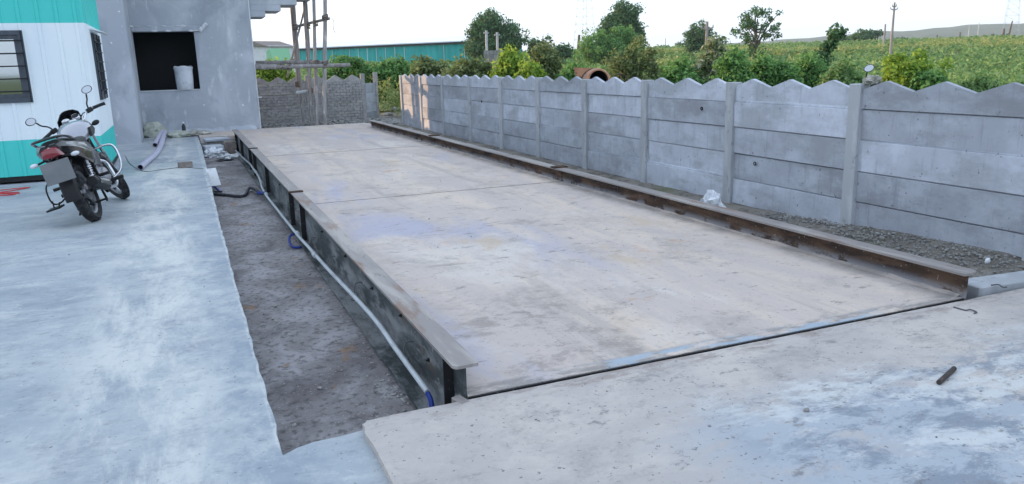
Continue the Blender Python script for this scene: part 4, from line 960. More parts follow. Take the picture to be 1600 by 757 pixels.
def pipe(label, a, b_, r_, mid=None):
    mid = mid or (Vector(a)+Vector(b_))/2
    pts = smooth_path([a, mid, b_], 5); n_ = len(pts)
    mb = MB().tube(pts, r_, 14, caps=False)
    mb2 = MB().tube(pts, r_*.86, 14, caps=False); o0 = len(mb.v); mb.v += mb2.v; mb.f += [tuple(i+o0 for i in f[::-1]) for f in mb2.f]
    for e in (0, n_-1):
        for k in range(14): mb.f.append((e*14+k, e*14+(k+1) % 14, o0+e*14+(k+1) % 14, o0+e*14+k))
    return tag(mb.build('plastic_pipe', M['pvc'], smooth=True, fix=False), label, 'pipe')
pipe('long lavender grey plastic pipe lying on the slab towards the sacks', gz(219, 262, ZS+.045), gz(257, 207, .10), .045, gz(248, 235, ZS+.045))
pipe('shorter plastic pipe on the slab whose end stops by the sacks', gz(242, 227, ZS+.045), gz(253, 206, .12), .045)
slabstone('brick', 'single grey brown brick lying on the slab near the pit edge', 'brick', gz(290, 262, ZS), (.20, .10, .085), (0, 0, rad(8)), 'brick', .006)
wirebit('thin dark cord trailing across the slab past the brick', [gz(196, 244, ZS+.004), gz(204, 257, ZS+.004), gz(225, 268, ZS+.004), gz(255, 265, ZS+.004), gz(285, 262, ZS+.004), gz(318, 264, ZS+.004)], .0045)
random.seed(12)
for k in range(3):
    c = gz(8-12*k, 303-k, ZS+.006); pts = [c + Vector((random.uniform(-.5, .42), random.uniform(-.22, .22), .002*k)) for _ in range(6)]
    wirebit(['red cable loops on the slab at the edge of the picture', 'loose red cable strand crossing the red loops', 'red cable end under the red loops'][k], pts, .006, 'red')
# ================================================================== SCAFFOLD
sc_ = wthing('scaffold', 'bamboo pole scaffold lashed with rope at the corner of the building', 'scaffold', (2, 17.4, -.1))
def polev(a, b_, r0_, r1_, name='pole', m='bamboo'):
    pts = []; a = Vector(a); b_ = Vector(b_); n_ = 12
    for k in range(n_+1):
        t = k/n_; p = a.lerp(b_, t); p += Vector((mnoise.noise(p*.9+Vector((a.x*5, 0, 0)))*.02, 0, 0)) if abs((b_-a).z) > .5 else Vector((0, 0, mnoise.noise(p*1.3)*.015)); pts.append(p)
    return wb(MB().tube(pts, [r0_+(r1_-r0_)*k/n_ for k in range(n_+1)], 8), name, M[m], sc_, smooth=True)
def vat(px0, py0, px1, py1, Y): return gy(px0, py0, Y), gy(px1, py1, Y)
def upto(px_t, px_b, py_b, Y, r0_, r1_, ytop=0, ext=.8):
    t, b_ = gy(px_t, ytop, Y), gy(px_b, py_b, Y); d = (t-b_).normalized(); return polev(b_ - d*.05, t + d*ext, r0_, r1_)
upto(508, 508, 198, 16.9, .052, .045)
upto(490.5, 495.5, 200, 17.0, .045, .038)
upto(475, 488, 200, 17.35, .040, .034)
t, b_ = gy(477.5, 0, 17.6), gy(487, 165, 17.6); polev(b_, t+(t-b_)*.3, .042, .036)
upto(458.5, 474, 188, 18.0, .042, .038)
t, b_ = gy(456, 0, 17.8), gy(466, 135, 17.8); polev(b_, t+(t-b_)*.3, .055, .05)
a, b_ = vat(477, 10, 455, 98, 17.7); polev(b_, a, .026, .022, 'brace')
a, b_ = vat(454, 92, 449, 122, 17.9); polev(b_, a, .025, .025, 'brace')
a, b_ = vat(396, 105.5, 547, 102, 16.84); polev(a, b_, .052, .048, 'ledger')
a, b_ = gy(400, 98, 17.75), gy(514, 97.5, 17.2); polev(a, b_, .045, .04, 'ledger')
a, b_ = gy(397, 103, 17.3), gy(433, 104, 17.2); polev(a, b_, .05, .05, 'ledger')
a, b_ = gy(460, 43, 17.7), gy(515, 29, 16.95); polev(a, b_, .034, .034, 'ledger')
a, b_ = vat(463, 145, 486, 142.5, 17.5); polev(a, b_, .042, .042, 'ledger', 'conduit')
random.seed(6)
for (px, py, Y, w_) in ((508, 28, 16.88, .085), (508, 100, 16.86, .085), (493, 37, 17.0, .07), (494, 99, 17.0, .075), (480, 40, 17.4, .085), (483, 99, 17.4, .09), (461, 43, 17.75, .08), (463, 98, 17.8, .095), (465, 132, 17.8, .075), (485, 142, 17.45, .07), (441, 105, 16.85, .066), (452, 105, 16.85, .066)):
    c = gy(px, py, Y); mb = MB()
    for k in range(5): mb.lathe([(w_*(.86+.1*random.random()), -.012), (w_*(.92+.1*random.random()), 0), (w_*(.86+.1*random.random()), .012)], 9, Matrix.Translation(c+Vector((0, 0, (k-2)*.026))) @ Matrix.Rotation(random.uniform(-.4, .4), 4, 'X') @ Matrix.Rotation(random.uniform(-.3, .3), 4, 'Y'))
    wb(mb, 'lashing', M['rope'], sc_)
c = gy(518, 28, 16.9); wb(MB().tube(smooth_path([c, c+Vector((.05, 0, -.1)), c+Vector((.03, 0, -.28)), c+Vector((.06, 0, -.36))], 3), .007, 5), 'rope_tail', M['rope'], sc_)

# ================================================================== VEGETATION
def leaves(rng, centres, per, spread, size, aspect=.55, droop=.3):
    """leaf faces scattered round clump centres; centres = [(Vector, radius)]"""
    mb = MB(); V_ = mb.v; F_ = mb.f
    for c, cr in centres:
        for _ in range(per):
            while True:
                d = Vector((rng.uniform(-1, 1), rng.uniform(-1, 1), rng.uniform(-1, 1)))
                if d.length_squared <= 1: break
            p = c + Vector((d.x*cr, d.y*cr, d.z*cr*.8))
            nrm = (d*.6 + Vector((rng.gauss(0, .6), rng.gauss(0, .6), rng.gauss(.5, .6)))).normalized()
            t = nrm.cross(Vector((rng.gauss(0, 1), rng.gauss(0, 1), rng.gauss(-droop, .6))))
            if t.length < .05: continue
            t.normalize(); b_ = nrm.cross(t); s = size*rng.uniform(.55, 1.35)
            o = len(V_)
            V_ += [tuple(p - t*s*.5), tuple(p + b_*s*aspect*.5 + nrm*s*.06), tuple(p + t*s*.5), tuple(p - b_*s*aspect*.5 + nrm*s*.06)]
            F_.append((o, o+1, o+2, o+3))
    return mb
def crown_clumps(rng, lobes, n, cr):
    out = []
    vols = [l[3]*l[4]*l[5] for l in lobes]; tot = sum(vols)
    for (cx, cy, cz, rx, ry, rz), v in zip(lobes, vols):
        for _ in range(max(4, int(n*v/tot))):
            a = rng.uniform(0, 2*math.pi); z = rng.uniform(-1, 1); q = math.sqrt(1-z*z); r_ = rng.uniform(.35, 1)**.55 * (rng.uniform(.85, 1.1) if rng.random() < .8 else rng.uniform(1.08, 1.38))
            out.append((Vector((cx+rx*q*math.cos(a)*r_, cy+ry*q*math.sin(a)*r_, cz+rz*z*r_)), cr*rng.uniform(.6, 1.3)))
    return out
def plant(name, label, cat, base, lobes, gm, n, per, cr, size, trunk_r, seed, group=None, limbs=7, aspect=.55):
    """lobes in metres relative to the base; trunk with limbs reaching the clumps"""
    rng = random.Random(seed); base = Vector(base)
    t = thing(name, label, cat, base, group=group)
    cl = crown_clumps(rng, lobes, n, cr)
    leaves(rng, cl, per, cr, size, aspect).build('crown', G[gm], t, fix=False)
    mb = MB()
    zc = sum(l[2] for l in lobes)/len(lobes); fork = Vector((0, 0, max(.1, zc*.45)))
    top = Vector((lobes[0][0]*.6, lobes[0][1]*.6, lobes[0][2]))
    mb.tube(smooth_path([Vector((0, 0, -.25)), fork*.6+Vector((trunk_r*.5, 0, 0)), fork, top], 4), [trunk_r*(1.15-.75*k/12) for k in range(13)], 7)
    for k in range(limbs):
        c = rng.choice(cl)[0]; s0 = fork.lerp(top, rng.uniform(0, .7)); mid = s0.lerp(c, .5)+Vector((0, 0, (c-s0).length*.12))
        mb.tube([s0, mid, c], [trunk_r*.5, trunk_r*.33, trunk_r*.12], 5)
    mb.build('trunk', M['bark'], t, smooth=True)
    return t
def veg(px0, px1, py0, py1, depth, zbase=None):
    """world frame of something that fills a picture box at a given distance: base point, half width, height of its top above the base"""
    c = gd((px0+px1)/2, (py0+py1)/2, depth); hw = (px1-px0)/2*depth/FPX
    zt = gd((px0+px1)/2, py0, depth).z; gz_ = terrain_h(c.x, c.y) if zbase is None else zbase
    return Vector((c.x, c.y, gz_)), hw, zt-gz_, c.z-gz_
def tree_box(name, label, cat, box, depth, gm, n, per, cr, size, seed, parts=None, trunk=.12, group=None, zlow=None, aspect=.55, limbs=8):
    """parts = lobes as fractions of the box: (fx, fz, frx, frz) with fx in -1..1, fz in 0..1 of the height"""
    b, hw, H_, _ = veg(*box, depth)
    R_ = Vector((rgt.x, rgt.y, 0)).normalized()
    lobes = []
    for fx, fz, frx, frz in (parts or [(0, .6, .9, .4)]):
        lobes.append((R_.x*fx*hw, R_.y*fx*hw, fz*H_, frx*hw, frx*hw*.9, frz*H_))
    return plant(name, label, cat, b, lobes, gm, n, per, cr, size, trunk, seed, group, limbs, aspect)
# --- big trees beyond the field
TG = 'trees beyond the wall'
tree_box('tree', 'broad dark rounded tree behind the teal warehouse end', 'tree', (722, 824, 22, 100), 85, 'dark', 250, 90, .85, .29, 1, [(-.28, .66, .55, .30), (.05, .78, .42, .24), (.55, .52, .42, .27), (-.1, .42, .8, .25)], .35, TG)
tree_box('tree', 'tall dark tree with feathery top beside the lattice pylon', 'tree', (934, 1008, 8, 95), 80, 'dark', 200, 90, .75, .27, 2, [(.15, .75, .6, .24), (-.2, .6, .7, .22), (.3, .48, .65, .2)], .3, TG)
tree_box('tree', 'low rounded grey green tree in front of the feathery dark tree', 'tree', (903, 1000, 44, 105), 70, 'mid', 180, 90, .7, .23, 3, [(-.35, .55, .6, .32), (.35, .66, .6, .32), (0, .4, .9, .25)], .2, TG)
tree_box('tree', 'dark bushy tree behind the short utility pole', 'tree', (1068, 1116, 38, 88), 95, 'dark', 90, 70, .65, .27, 4, [(0, .62, .8, .36), (-.3, .45, .6, .25)], .25, TG)
tree_box('tree', 'open crowned slender tree with sky showing through its branches', 'tree', (1141, 1220, 10, 90), 62, 'dark', 90, 34, .36, .21, 5, [(.1, .80, .7, .17), (-.45, .66, .5, .15), (.55, .62, .45, .15), (-.1, .5, .6, .12), (.1, .3, .5, .10)], .13, TG, limbs=16)
tree_box('tree', 'compact round dark tree on the far field edge', 'tree', (1332, 1366, 50, 82), 150, 'dark', 60, 36, .9, .5, 6, [(0, .6, .9, .4)], .25, TG)
tree_box('tree', 'small flat topped thorn tree next to the round dark tree', 'tree', (1362, 1380, 49, 80), 150, 'dark', 22, 22, .6, .4, 7, [(.1, .85, .9, .1)], .12, TG)
tree_box('tree', 'low dark tree clump at the edge of the round dark tree', 'tree', (1303, 1338, 58, 82), 160, 'dark', 50, 34, .9, .5, 8, [(0, .5, .95, .4)], .2, TG)
tree_box('tree', 'small dark tree beyond the bright yellow green bush', 'tree', (826, 862, 60, 100), 90, 'dark', 60, 34, .7, .36, 9, [(-.3, .6, .6, .3), (.4, .65, .5, .3)], .18, TG)
tree_box('tree', 'thin dark tree left of the slanted dark post', 'tree', (864, 896, 70, 105), 85, 'dark', 40, 30, .6, .34, 10, [(0, .7, .9, .22)], .14, TG)
for k, (x0, x1, y0, y1, lb) in enumerate(((1030, 1046, 74, 84, 'tiny far tree at the foot of two thin masts'), (1056, 1066, 70, 84, 'small round far tree on the hazy horizon'), (1490, 1510, 66, 76, 'low far bush below the second dark stack'), (1395, 1420, 62, 78, 'far dark tree at the foot of the tall utility pole'), (1240, 1262, 70, 84, 'far hazy tree left of the leaning shrub'), (1545, 1562, 56, 70, 'far dark tree against the hill'))):
    tree_box('tree', lb, 'tree', (x0, x1, y0, y1), 260, 'dark', 26, 26, 1.2, .9, 30+k, [(0, .55, .9, .45)], .3, 'far trees on the horizon', limbs=3)
# --- bushes right behind the walls
BG = 'bushes behind the walls'
B_ = [
 ('bush', 'bright yellow green weeds behind the brick patterned wall under the ledger', (400, 452, 92, 135), 25, 'bright', [(0, .55, 1, .4)]),
 ('bush', 'dense mid green bush over the brick patterned wall', (512, 605, 86, 140), 26, 'mid', [(-.2, .62, .7, .36), (.5, .5, .5, .35), (-.7, .5, .4, .3)]),
 ('bush', 'green bush above the wall gap in front of the warehouse', (584, 645, 93, 150), 26, 'mid', [(0, .6, .95, .38)]),
 ('bush', 'olive shrub above the sunlit wall end', (640, 705, 92, 150), 23, 'olive', [(-.3, .6, .6, .36), (.5, .55, .55, .35)]),
 ('bush', 'brownish olive shrub below the stone hut', (698, 775, 93, 150), 22, 'olive', [(-.4, .58, .6, .36), (.4, .6, .6, .36)]),
 ('bush', 'bright yellow green bush right of the stone hut', (768, 828, 74, 150), 19, 'bright', [(.1, .66, .75, .3), (-.4, .5, .6, .3), (.6, .45, .4, .3)]),
 ('bush', 'tall loose olive shrub between the bright bush and the rusty drum', (822, 884, 68, 150), 21, 'olive', [(0, .68, .6, .28), (-.4, .5, .55, .28), (.5, .5, .5, .26)]),
 ('bush', 'low dark bush left of the rusty drum', (876, 922, 98, 150), 17, 'mid', [(0, .6, .95, .36)]),
 ('bush', 'tall pointed olive green bush right of the rusty drum', (945, 1036, 56, 160), 19, 'olive', [(.1, .70, .42, .26), (-.35, .52, .6, .28), (.55, .56, .5, .3), (0, .38, 1, .2)]),
 ('bush', 'pale flowering shrub in front of the short utility pole', (1084, 1150, 54, 165), 17, 'pale', [(.0, .74, .55, .22), (-.4, .56, .5, .22), (.45, .55, .5, .22), (0, .35, .8, .2)]),
 ('bush', 'dark green weedy bush between the flowering shrub and slender tree', (1112, 1176, 72, 165), 15, 'mid', [(0, .62, .8, .3), (.3, .4, .8, .22)]),
 ('bush', 'broad dark green bush under the slender tree', (1164, 1245, 80, 165), 16, 'mid', [(-.3, .6, .6, .32), (.45, .58, .55, .3)]),
 ('bush', 'dark bush at the foot of the leaning shrub', (1232, 1290, 84, 165), 18, 'mid', [(0, .6, .9, .32)]),
 ('bush', 'round yellow green bush behind the near wall bays', (1364, 1476, 74, 185), 13, 'bright', [(0, .66, .85, .30), (-.5, .52, .5, .25), (.5, .5, .5, .25)]),

 ('bush', 'low green weeds along the wall between the drum bush and flowering shrub', (1026, 1092, 96, 160), 17, 'mid', [(0, .6, 1, .34)]),
 ('bush', 'low olive weeds along the wall below the bright bush', (812, 850, 98, 150), 17, 'bright', [(0, .6, 1, .34)]),
 ('bush', 'light green weeds right of the leaning shrub above the wall', (1284, 1350, 98, 165), 15, 'crop', [(0, .6, 1, .32)]),
 ('bush', 'light green weeds at the far end of the wall near the picture edge', (1480, 1600, 108, 185), 13, 'crop', [(-.4, .55, .6, .3), (.5, .5, .6, .3)]),
]
for k, (nm, lb, bx_, dep, gm, lob) in enumerate(B_):
    sc_l = dep/20
    tree_box(nm, lb, 'bush', bx_, dep, gm, 125, 62, .19*sc_l+.03, .082*sc_l+.02, 60+k, lob, .035, BG, limbs=9, aspect=.6)
tree_box('bush', 'dark green heart of the round yellow green bush', 'bush', (1395, 1475, 98, 185), 12.6, 'mid', 70, 40, .15, .085, 90, [(.2, .66, .7, .30)], .03, BG)
# leaning shrub with a plume against the sky
b, hw, H_, _ = veg(1262, 1310, 46, 140, 20)
rng = random.Random(77); R_ = Vector((rgt.x, rgt.y, 0)).normalized()
t = thing('shrub', 'leaning dark shrub with a plume reaching against the sky', 'shrub', b, group=BG)
path = [Vector((0, 0, -.2)) - R_*hw*.7, Vector((0, 0, H_*.45)) - R_*hw*.35, Vector((0, 0, H_*.75)) + R_*hw*.15, Vector((0, 0, H_*.98)) + R_*hw*.9]
sp_ = smooth_path(path, 8)
MB().tube(sp_, [.03*(1-.8*k/(len(sp_)-1)) for k in range(len(sp_))], 6).build('trunk', M['bark'], t, smooth=True)
cl = [(p + Vector((rng.gauss(0, .07), rng.gauss(0, .07), rng.gauss(0, .07))), .14) for p in sp_[8:] for _ in range(3)]
leaves(rng, cl, 30, .15, .11).build('crown', G['dark'], t, fix=False)
# --- weeds in the gap between the two walls, and the spiky plant
rng = random.Random(9); cl = []
for _ in range(130):
    p = Vector((rng.uniform(4.2, 7.5), rng.uniform(17.3, 23), 0)); cl.append((Vector((p.x, p.y, rng.uniform(0, .95))), .22))
stuff(leaves(rng, cl, 34, .2, .12, .35, -.8).build('weeds', G['grass'], fix=False), 'yellow green weeds filling the gap between the two walls', 'weeds')
sp = thing('spiky_plant', 'dark spiky leaved plant beside the sunlit wall end', 'plant', gz(617, 172, -.1))
for k in range(16):
    a = 2*math.pi*k/16 + rng.uniform(-.2, .2); el = rng.uniform(.5, 1.25); L = rng.uniform(.55, .85)
    d = Vector((math.cos(a)*math.cos(el), math.sin(a)*math.cos(el), math.sin(el)))
    side = d.cross(Vector((0, 0, 1))).normalized(); pts = [Vector((0, 0, .02))+d*L*t_ + Vector((0, 0, -.30*L*t_*t_)) for t_ in (0, .25, .5, .75, 1)]
    mb = MB(); wds = (.022, .035, .03, .018, .002)
    mb.v = [tuple(p+side*w_*s) for p, w_ in zip(pts, wds) for s in (-1, 1)] + [tuple(p+Vector((0, 0, -.008))) for p in pts]
    for i in range(4): mb.f += [(2*i, 2*i+1, 2*i+3, 2*i+2), (2*i, 2*i+2, 11+i, 10+i), (2*i+1, 10+i, 11+i, 2*i+3)]
    mb.build('frond', G['dark'], sp, fix=False)
# --- leafy crop that covers the field
rng = random.Random(5); mb = MB()
def crop_band(r0_, r1_, a0, a1, dens, h, size):
    area = (a1-a0)/2*(r1_**2-r0_**2); cl = []
    for _ in range(int(area*dens)):
        r_ = math.sqrt(rng.uniform(r0_**2, r1_**2)); a = rng.uniform(a0, a1); x = CAM.x+r_*math.sin(a); y = CAM.y+r_*math.cos(a)
        if x < 6: continue
        hh = h*(1+.5*mnoise.noise(Vector((x*.25, y*.25, 0)))+.35*mnoise.noise(Vector((x*.9, y*.9, 3))))
        cl.append((Vector((x, y, terrain_h(x, y)+hh*.72)), hh*.42))
    m2 = leaves(rng, cl, 9, .3, size, .65); mb.add(m2.v, m2.f)
crop_band(11, 24, rad(28), rad(60), 9.0, .62, .105)
crop_band(24, 45, rad(16), rad(60), 4.2, .66, .16)
crop_band(45, 85, rad(5), rad(60), 1.5, .72, .27)
crop_band(85, 170, rad(-2), rad(60), .4, .9, .5)
stuff(mb.build('crop', G['crop'], fix=False), 'leafy green crop and weeds covering the field beyond the wall', 'crop')
rng = random.Random(15); mb = MB()
crop_cl = []
for _ in range(1800):
    r_ = math.sqrt(rng.uniform(60**2, 130**2)); a = rng.uniform(rad(30), rad(60)); x = CAM.x+r_*math.sin(a); y = CAM.y+r_*math.cos(a)
    if mnoise.noise(Vector((x*.03, y*.05, 9))) < .02: continue
    crop_cl.append((Vector((x, y, terrain_h(x, y)+.85)), .6))
stuff(leaves(rng, crop_cl, 12, .4, .45, .3, -1).build('dry_grass', G['grass'], fix=False), 'pale dry grass patches in the far field', 'grass')
# far scrub line on the horizon
rng = random.Random(25); cl = []
for _ in range(900):
    a = rng.uniform(rad(-12), rad(60)); r_ = rng.uniform(420, 900); x = CAM.x+r_*math.sin(a); y = CAM.y+r_*math.cos(a)
    if mnoise.noise(Vector((a*14, r_*.004, 2))) < -.05: continue
    cl.append((Vector((x, y, terrain_h(x, y)+rng.uniform(.5, 2.5))), 2.4))
stuff(leaves(rng, cl, 8, 1, 2.2, .7).build('scrub', G['dark'], fix=False), 'far line of scrub along the horizon', 'scrub')

# ================================================================== BUILT THINGS BEYOND THE WALLS
def basis_at(px, depth): c = gd(px, 100, depth); return c
# teal warehouse
DW = 100
A = gd(392, 97, DW+14); B = gd(752, 97, DW-6)
d = Vector((B.x-A.x, B.y-A.y, 0)); L = d.length; ang = math.atan2(d.y, d.x)
g0 = -.6; hw_ = gd(500, 74.5, DW+4).z - g0; hr = gd(560, 62, DW+4).z - g0
wh = thing('warehouse', 'long teal sheet metal warehouse with white roof beyond the brick patterned wall', 'warehouse', (A.x, A.y, g0), (0, 0, ang))
mb = MB(); mb.v = []; n_ = int(L/.9)
for k in range(n_*4+1):
    x = L*k/(n_*4); y = (0, 0, -.07, -.07)[k % 4]; mb.v += [(x, y, 0), (x, y, hw_)]
for k in range(n_*4): mb.f.append((2*k, 2*k+2, 2*k+3, 2*k+1))
mb.build('wall_sheet', M['teal_sheet'], wh, fix=False)
MB().box(0, L, 9.9, 10, 0, hw_).box(0, .1, 0, 10, 0, hw_).box(L-.1, L, .01, 10, 0, hw_).build('rear_wall', M['teal_sheet'], wh)
MB().prism([(-.6, hw_-.02), (-.6, hw_+.10), (5, hr), (10.6, hw_+.10), (10.6, hw_-.02), (5, hr-.12)], -.4, L+.9, 'x').build('roof', M['roofwhite'], wh)
MB().box(-.2, L+.3, -.20, -.08, hw_-.25, hw_-.03).build('gutter', M['darkmetal'], wh)
random.seed(2)
for k in range(26):
    if random.random() < .35: continue
    x = L*(k+.5)/26; MB().box(x-.03, x+.03, -.095, -.072, hw_*.45, hw_-.3).build('sheet_seam', M['roofwhite'], wh)
# pale sheds left of the warehouse, seen beside the building corner
c = gd(408, 85, 70); sh_ = thing('shed', 'small pale shed beside the warehouse seen past the building corner', 'shed', (c.x, c.y, -.4), (0, 0, ang))
MB().box(-1.2, 1.0, 0, 3, 0, gd(408, 72, 70).z+.4).build('wall', M['plaster_edge'], sh_)
MB().prism([(-1.4, gd(408, 72, 70).z+.401), (-.9, gd(405, 64, 70).z+.4), (1.2, gd(405, 74, 70).z+.4)], -.2, 3.2, 'y').build('roof', M['brick'], sh_)
c = gd(424, 90, 60); tp = thing('tarpaulin', 'light green tarpaulin sheet draped beside the warehouse', 'tarpaulin', (c.x, c.y, -.3), (0, 0, ang))
mt = mat('light_green_tarpaulin', (.25, .52, .33), rough=.6)
MB().prism([(-.8, 0), (-.5, gd(424, 80, 60).z+.3), (-.1, gd(424, 76, 60).z+.3), (.5, 0)], 0, 2, 'y').build('sheet', mt, tp)
# stone hut with two concrete posts
DH = 48
b0 = gd(756, 95, DH); b1 = gd(786, 95, DH); g1 = -.2; zt = gd(770, 79, DH).z
ht = thing('stone_hut', 'low grey stone hut in front of the broad dark tree', 'hut', (b0.x, b0.y, g1), (0, 0, math.atan2(b1.y-b0.y, b1.x-b0.x)))
Lh = (b1-b0).length; random.seed(14)
rows = 9; rh = (zt-g1)/rows
for r_ in range(rows):
    x = 0
    while x < Lh:
        w_ = random.uniform(.14, .30); w_ = min(w_, Lh-x)
        if w_ > .06: MB().box(x+.008, x+w_-.008, -random.uniform(.01, .04), .3, r_*rh+.008, (r_+1)*rh-.008).build('stone', M['stone'], ht)
        x += w_
MB().box(.01, Lh-.01, .02, 1.4, 0, zt-g1-.02).build('core', M['stone'], ht)
for (px, y0, lb) in ((760.5, 48, 'tall thin concrete post standing left on the stone hut'), (777.5, 51, 'slightly shorter concrete post standing right on the stone hut')):
    a = gd(px, 80, DH-.2); tpp = gd(px-.8, y0, DH-.2)
    ps = wthing('concrete_post', lb, 'post', (a.x, a.y, g1), 'posts on the stone hut')
    wb(MB().tube([Vector((a.x, a.y, g1)), Vector((tpp.x, tpp.y, tpp.z))], .075, 6), 'shaft', M['wallpost'], ps)
    wb(MB().cbox((tpp.x, tpp.y, tpp.z-.15), (.34, .1, .07)), 'cap', M['wallpost'], ps)
# utility poles
def utility(label, px, ytop, ybase, depth, r_, arms, m='pole', lean=0):
    t_ = gd(px, ytop, depth); gzz = terrain_h(t_.x, t_.y); o = thing('utility_pole', label, 'pole', (t_.x, t_.y, gzz), group='utility poles in the field')
    H_ = t_.z-gzz; R2 = Vector((rgt.x, rgt.y, 0)).normalized()
    MB().tube([Vector((0, 0, -.3)), R2*lean*.5+Vector((0, 0, H_*.5)), R2*lean+Vector((0, 0, H_))], [r_*1.25, r_, r_*.75], 8).build('shaft', M[m], o, smooth=True)
    for (dz, w_) in arms:
        z = H_-dz; a = R2*lean*(z/H_)
        MB().tube([a-R2*w_+Vector((0, 0, z+w_*.45)), a+Vector((0, 0, z)), a+R2*w_+Vector((0, 0, z+w_*.45))], r_*.5, 5).build('cross_arm', M[m], o)
        for s in (-1, 1): MB().lathe([(r_*.3, 0), (r_*.42, .08), (r_*.2, .16)], 6, Matrix.Translation(a+R2*w_*s+Vector((0, 0, z+w_*.45))), caps=True).build('insulator', M['wallpost'], o)
    return o
utility('tall utility pole with forked arms beyond the round yellow bush', 1398, 4, 76, 60, .09, ((.6, .28), (.35, .16)))
utility('bare thin pole left of the tall forked utility pole', 1383.5, 38, 74, 95, .12, ())
utility('short utility pole with forked top above the flowering shrub', 1105, 34, 70, 45, .10, ((.5, .35),))
utility('slanted dark post left of the lattice pylon', 901, 55, 75, 75, .15, (), 'bark', .25)
utility('far leaning pole next to the lattice tower', 1578, 33, 66, 150, .15, (), 'bark', .5)
utility('far short dark pole below the hill', 1569, 45, 66, 150, .22, (), 'bark')
for k, (px, yt, lb) in enumerate(((1040, 60, 'thin far mast left of the small horizon trees'), (1064, 63, 'thin far mast above the small round far tree'), (1515, 40, 'faint far mast under the hill ridge'), (1530, 36, 'taller faint far mast under the hill ridge'))):
    utility(lb, px, yt, 80, 330, .22, (), 'pylon')
for k, (px, yt, yb, lb) in enumerate(((1464.5, 55, 66, 'small dark stack on the far ridge'), (1500.5, 51, 65, 'taller dark stack on the far ridge'))):
    t_ = gd(px, yt, 300); gg = terrain_h(t_.x, t_.y); w_ = (2.0, 2.6)[k]*.5*300/FPX
    o = MB().lathe([(w_*1.15, 0), (w_, (t_.z-gg)*.5), (w_*.95, t_.z-gg-.4), (w_*1.15, t_.z-gg-.3), (w_*1.15, t_.z-gg)], 10, caps=True).build('chimney_stack', M['bark']); o.location = (t_.x, t_.y, gg); tag(o, lb, 'chimney')
# lattice pylons
def pylon(label, px, depth, H_, wb_, nseg, m='pylon'):
    c = gd(px, 95, depth); gg = terrain_h(c.x, c.y); o = thing('lattice_pylon', label, 'pylon', (c.x, c.y, gg), (0, 0, .5), 'lattice pylons')
    def hw2(z): return wb_*(1-z/H_)**.9 + .55*(z/H_) + .15
    r_ = .06
    for sx, sy in ((-1, -1), (-1, 1), (1, -1), (1, 1)):
        MB().tube([(sx*hw2(H_*k/nseg), sy*hw2(H_*k/nseg), H_*k/nseg) for k in range(nseg+1)], r_, 4).build('leg', M[m], o)
    for k in range(nseg):
        z0, z1 = H_*k/nseg, H_*(k+1)/nseg; a, b2 = hw2(z0), hw2(z1); mb = MB()
        for s in (-1, 1):
            for ax in (0, 1):
                P0 = lambda u, w, z: (u, w, z) if ax == 0 else (w, u, z)
                mb.tube([P0(-a, s*a, z0), P0(b2, s*b2, z1)], r_*.6, 3).tube([P0(a, s*a, z0), P0(-b2, s*b2, z1)], r_*.6, 3).tube([P0(-b2, s*b2, z1), P0(b2, s*b2, z1)], r_*.6, 3)
        mb.build('bracing', M[m], o, fix=False)
    for fz in (.62, .76, .9):
        z = H_*fz; w_ = 4.2-2.2*abs(fz-.76)/.14*.5; mb = MB()
        mb.tube([(-w_, 0, z), (-hw2(z), -hw2(z), z+.5), (hw2(z), -hw2(z), z+.5), (w_, 0, z), (hw2(z), hw2(z), z+.2), (-hw2(z), hw2(z), z+.2), (-w_, 0, z)], r_*.9, 4); mb.build('cross_arm', M[m], o)
    return o
pylon('hazy lattice pylon rising behind the feathery dark tree', 914, 330, 38, 3.6, 12)
pylon('faint lattice tower over the hill near the picture edge', 1574, 430, 46, 4.0, 12)
# concrete mixer drum behind the wall
c = gd(932, 132, 11.5)
mx = thing('mixer_drum', 'rusty orange concrete mixer drum showing above the zigzag wall', 'mixer', (c.x, c.y, terrain_h(c.x, c.y)), (0, 0, -YAW))
zd = gd(932, 131, 11.5).z - terrain_h(c.x, c.y)
T = Matrix.Translation((0, 0, zd)) @ Matrix.Rotation(rad(78), 4, 'X')
MB().lathe([(.135, .30), (.155, .30), (.165, .26), (.21, .10), (.225, -.05), (.21, -.22), (.15, -.34), (.05, -.38)], 28, T).build('drum', M['drum'], mx, smooth=True)
MB().lathe([(.134, .302), (.13, .2), (.18, 0), (.12, -.3), (0, -.34)], 28, T).build('drum_lining', M['iron'], mx, smooth=True)
MB().lathe([(.226, -.10), (.244, -.09), (.244, -.05), (.226, -.04)], 28, T).build('ring_gear', M['iron'], mx, smooth=True)
MB().tube([(-.3, 0, zd), (-.32, 0, .5), (-.45, 0, 0)], .035, 6).tube([(.3, 0, zd), (.32, 0, .5), (.45, 0, 0)], .035, 6).tube([(-.3, 0, zd), (.3, 0, zd)], .02, 6).build('stand', M['iron'], mx)
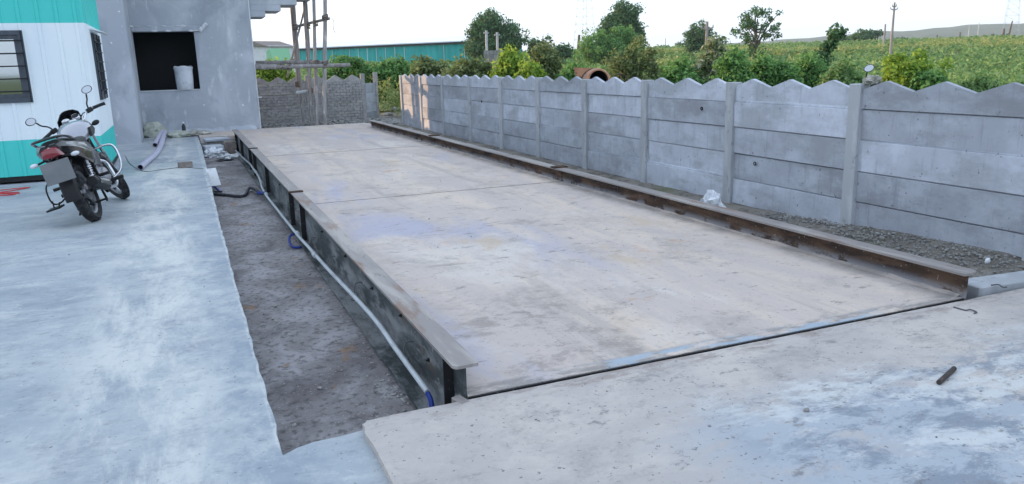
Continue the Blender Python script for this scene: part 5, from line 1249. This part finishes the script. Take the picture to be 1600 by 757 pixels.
MB().prism([(-.27, zd+.10), (-.30, zd+.24), (.02, zd+.22), (.0, zd+.10)], .42, .44, 'y').build('hopper_plate', M['drum'], mx)
wz_ = [Vector((.36+.11*math.cos(a), .1, zd+.02+.11*math.sin(a))) for a in [2*math.pi*k/24 for k in range(25)]]
MB().tube(wz_, .010, 6).tube([(.36, .1, zd-.09), (.36, .1, zd+.13)], .007, 5).tube([(.25, .1, zd+.02), (.47, .1, zd+.02)], .007, 5).build('hand_wheel', M['iron'], mx)
# second motorcycle, parked behind the wall: mirror and handlebar show above it
b2 = copy_tree(bike); b2['label'] = 'motorcycle parked behind the wall with only mirror and handlebar showing'; b2['category'] = 'motorcycle'
MIR = gd(1358, 107, 8.6)
b2.rotation_euler = (rad(-8), 0, rad(24)); b2.location = (0, 0, -.1)
Mb = Matrix.Rotation(rad(24), 4, 'Z') @ Matrix.Rotation(rad(-8), 4, 'X')
HEAD = Vector((.98, 0, .80)); AX = Vector((-.43, 0, .90)).normalized()
ml = Matrix.Translation(HEAD) @ Matrix.Rotation(rad(33), 4, AX) @ Matrix.Translation(-HEAD) @ Vector((1.0, -.335, 1.185))
off = Mb @ ml; b2.location = (MIR.x-off.x, MIR.y-off.y, MIR.z-off.z)
crumple('cloth', 'pinkish cloth bundle on top of a wall post by the hidden motorcycle', 'cloth', Vector((4.02, 1.70, 1.15)), .055, .07, .04, 17, 'sackgrey', lump=.5)

# ================================================================== HAZE
mh = bpy.data.materials.new('evening_haze'); mh.use_nodes = True
nh = mh.node_tree.nodes; nh.remove(nh['Principled BSDF']); pv = nh.new('ShaderNodeVolumePrincipled')
pv.inputs['Color'].default_value = (.72, .88, 1.0, 1); pv.inputs['Density'].default_value = .0003; pv.inputs['Anisotropy'].default_value = .0
mh.node_tree.links.new(pv.outputs[0], nh['Material Output'].inputs['Volume'])
hz = MB().box(CAM.x-2800, CAM.x+2800, CAM.y-2800, CAM.y+2800, -3, 75).build('haze', mh)
stuff(hz, 'pale evening haze hanging over the fields', 'haze')
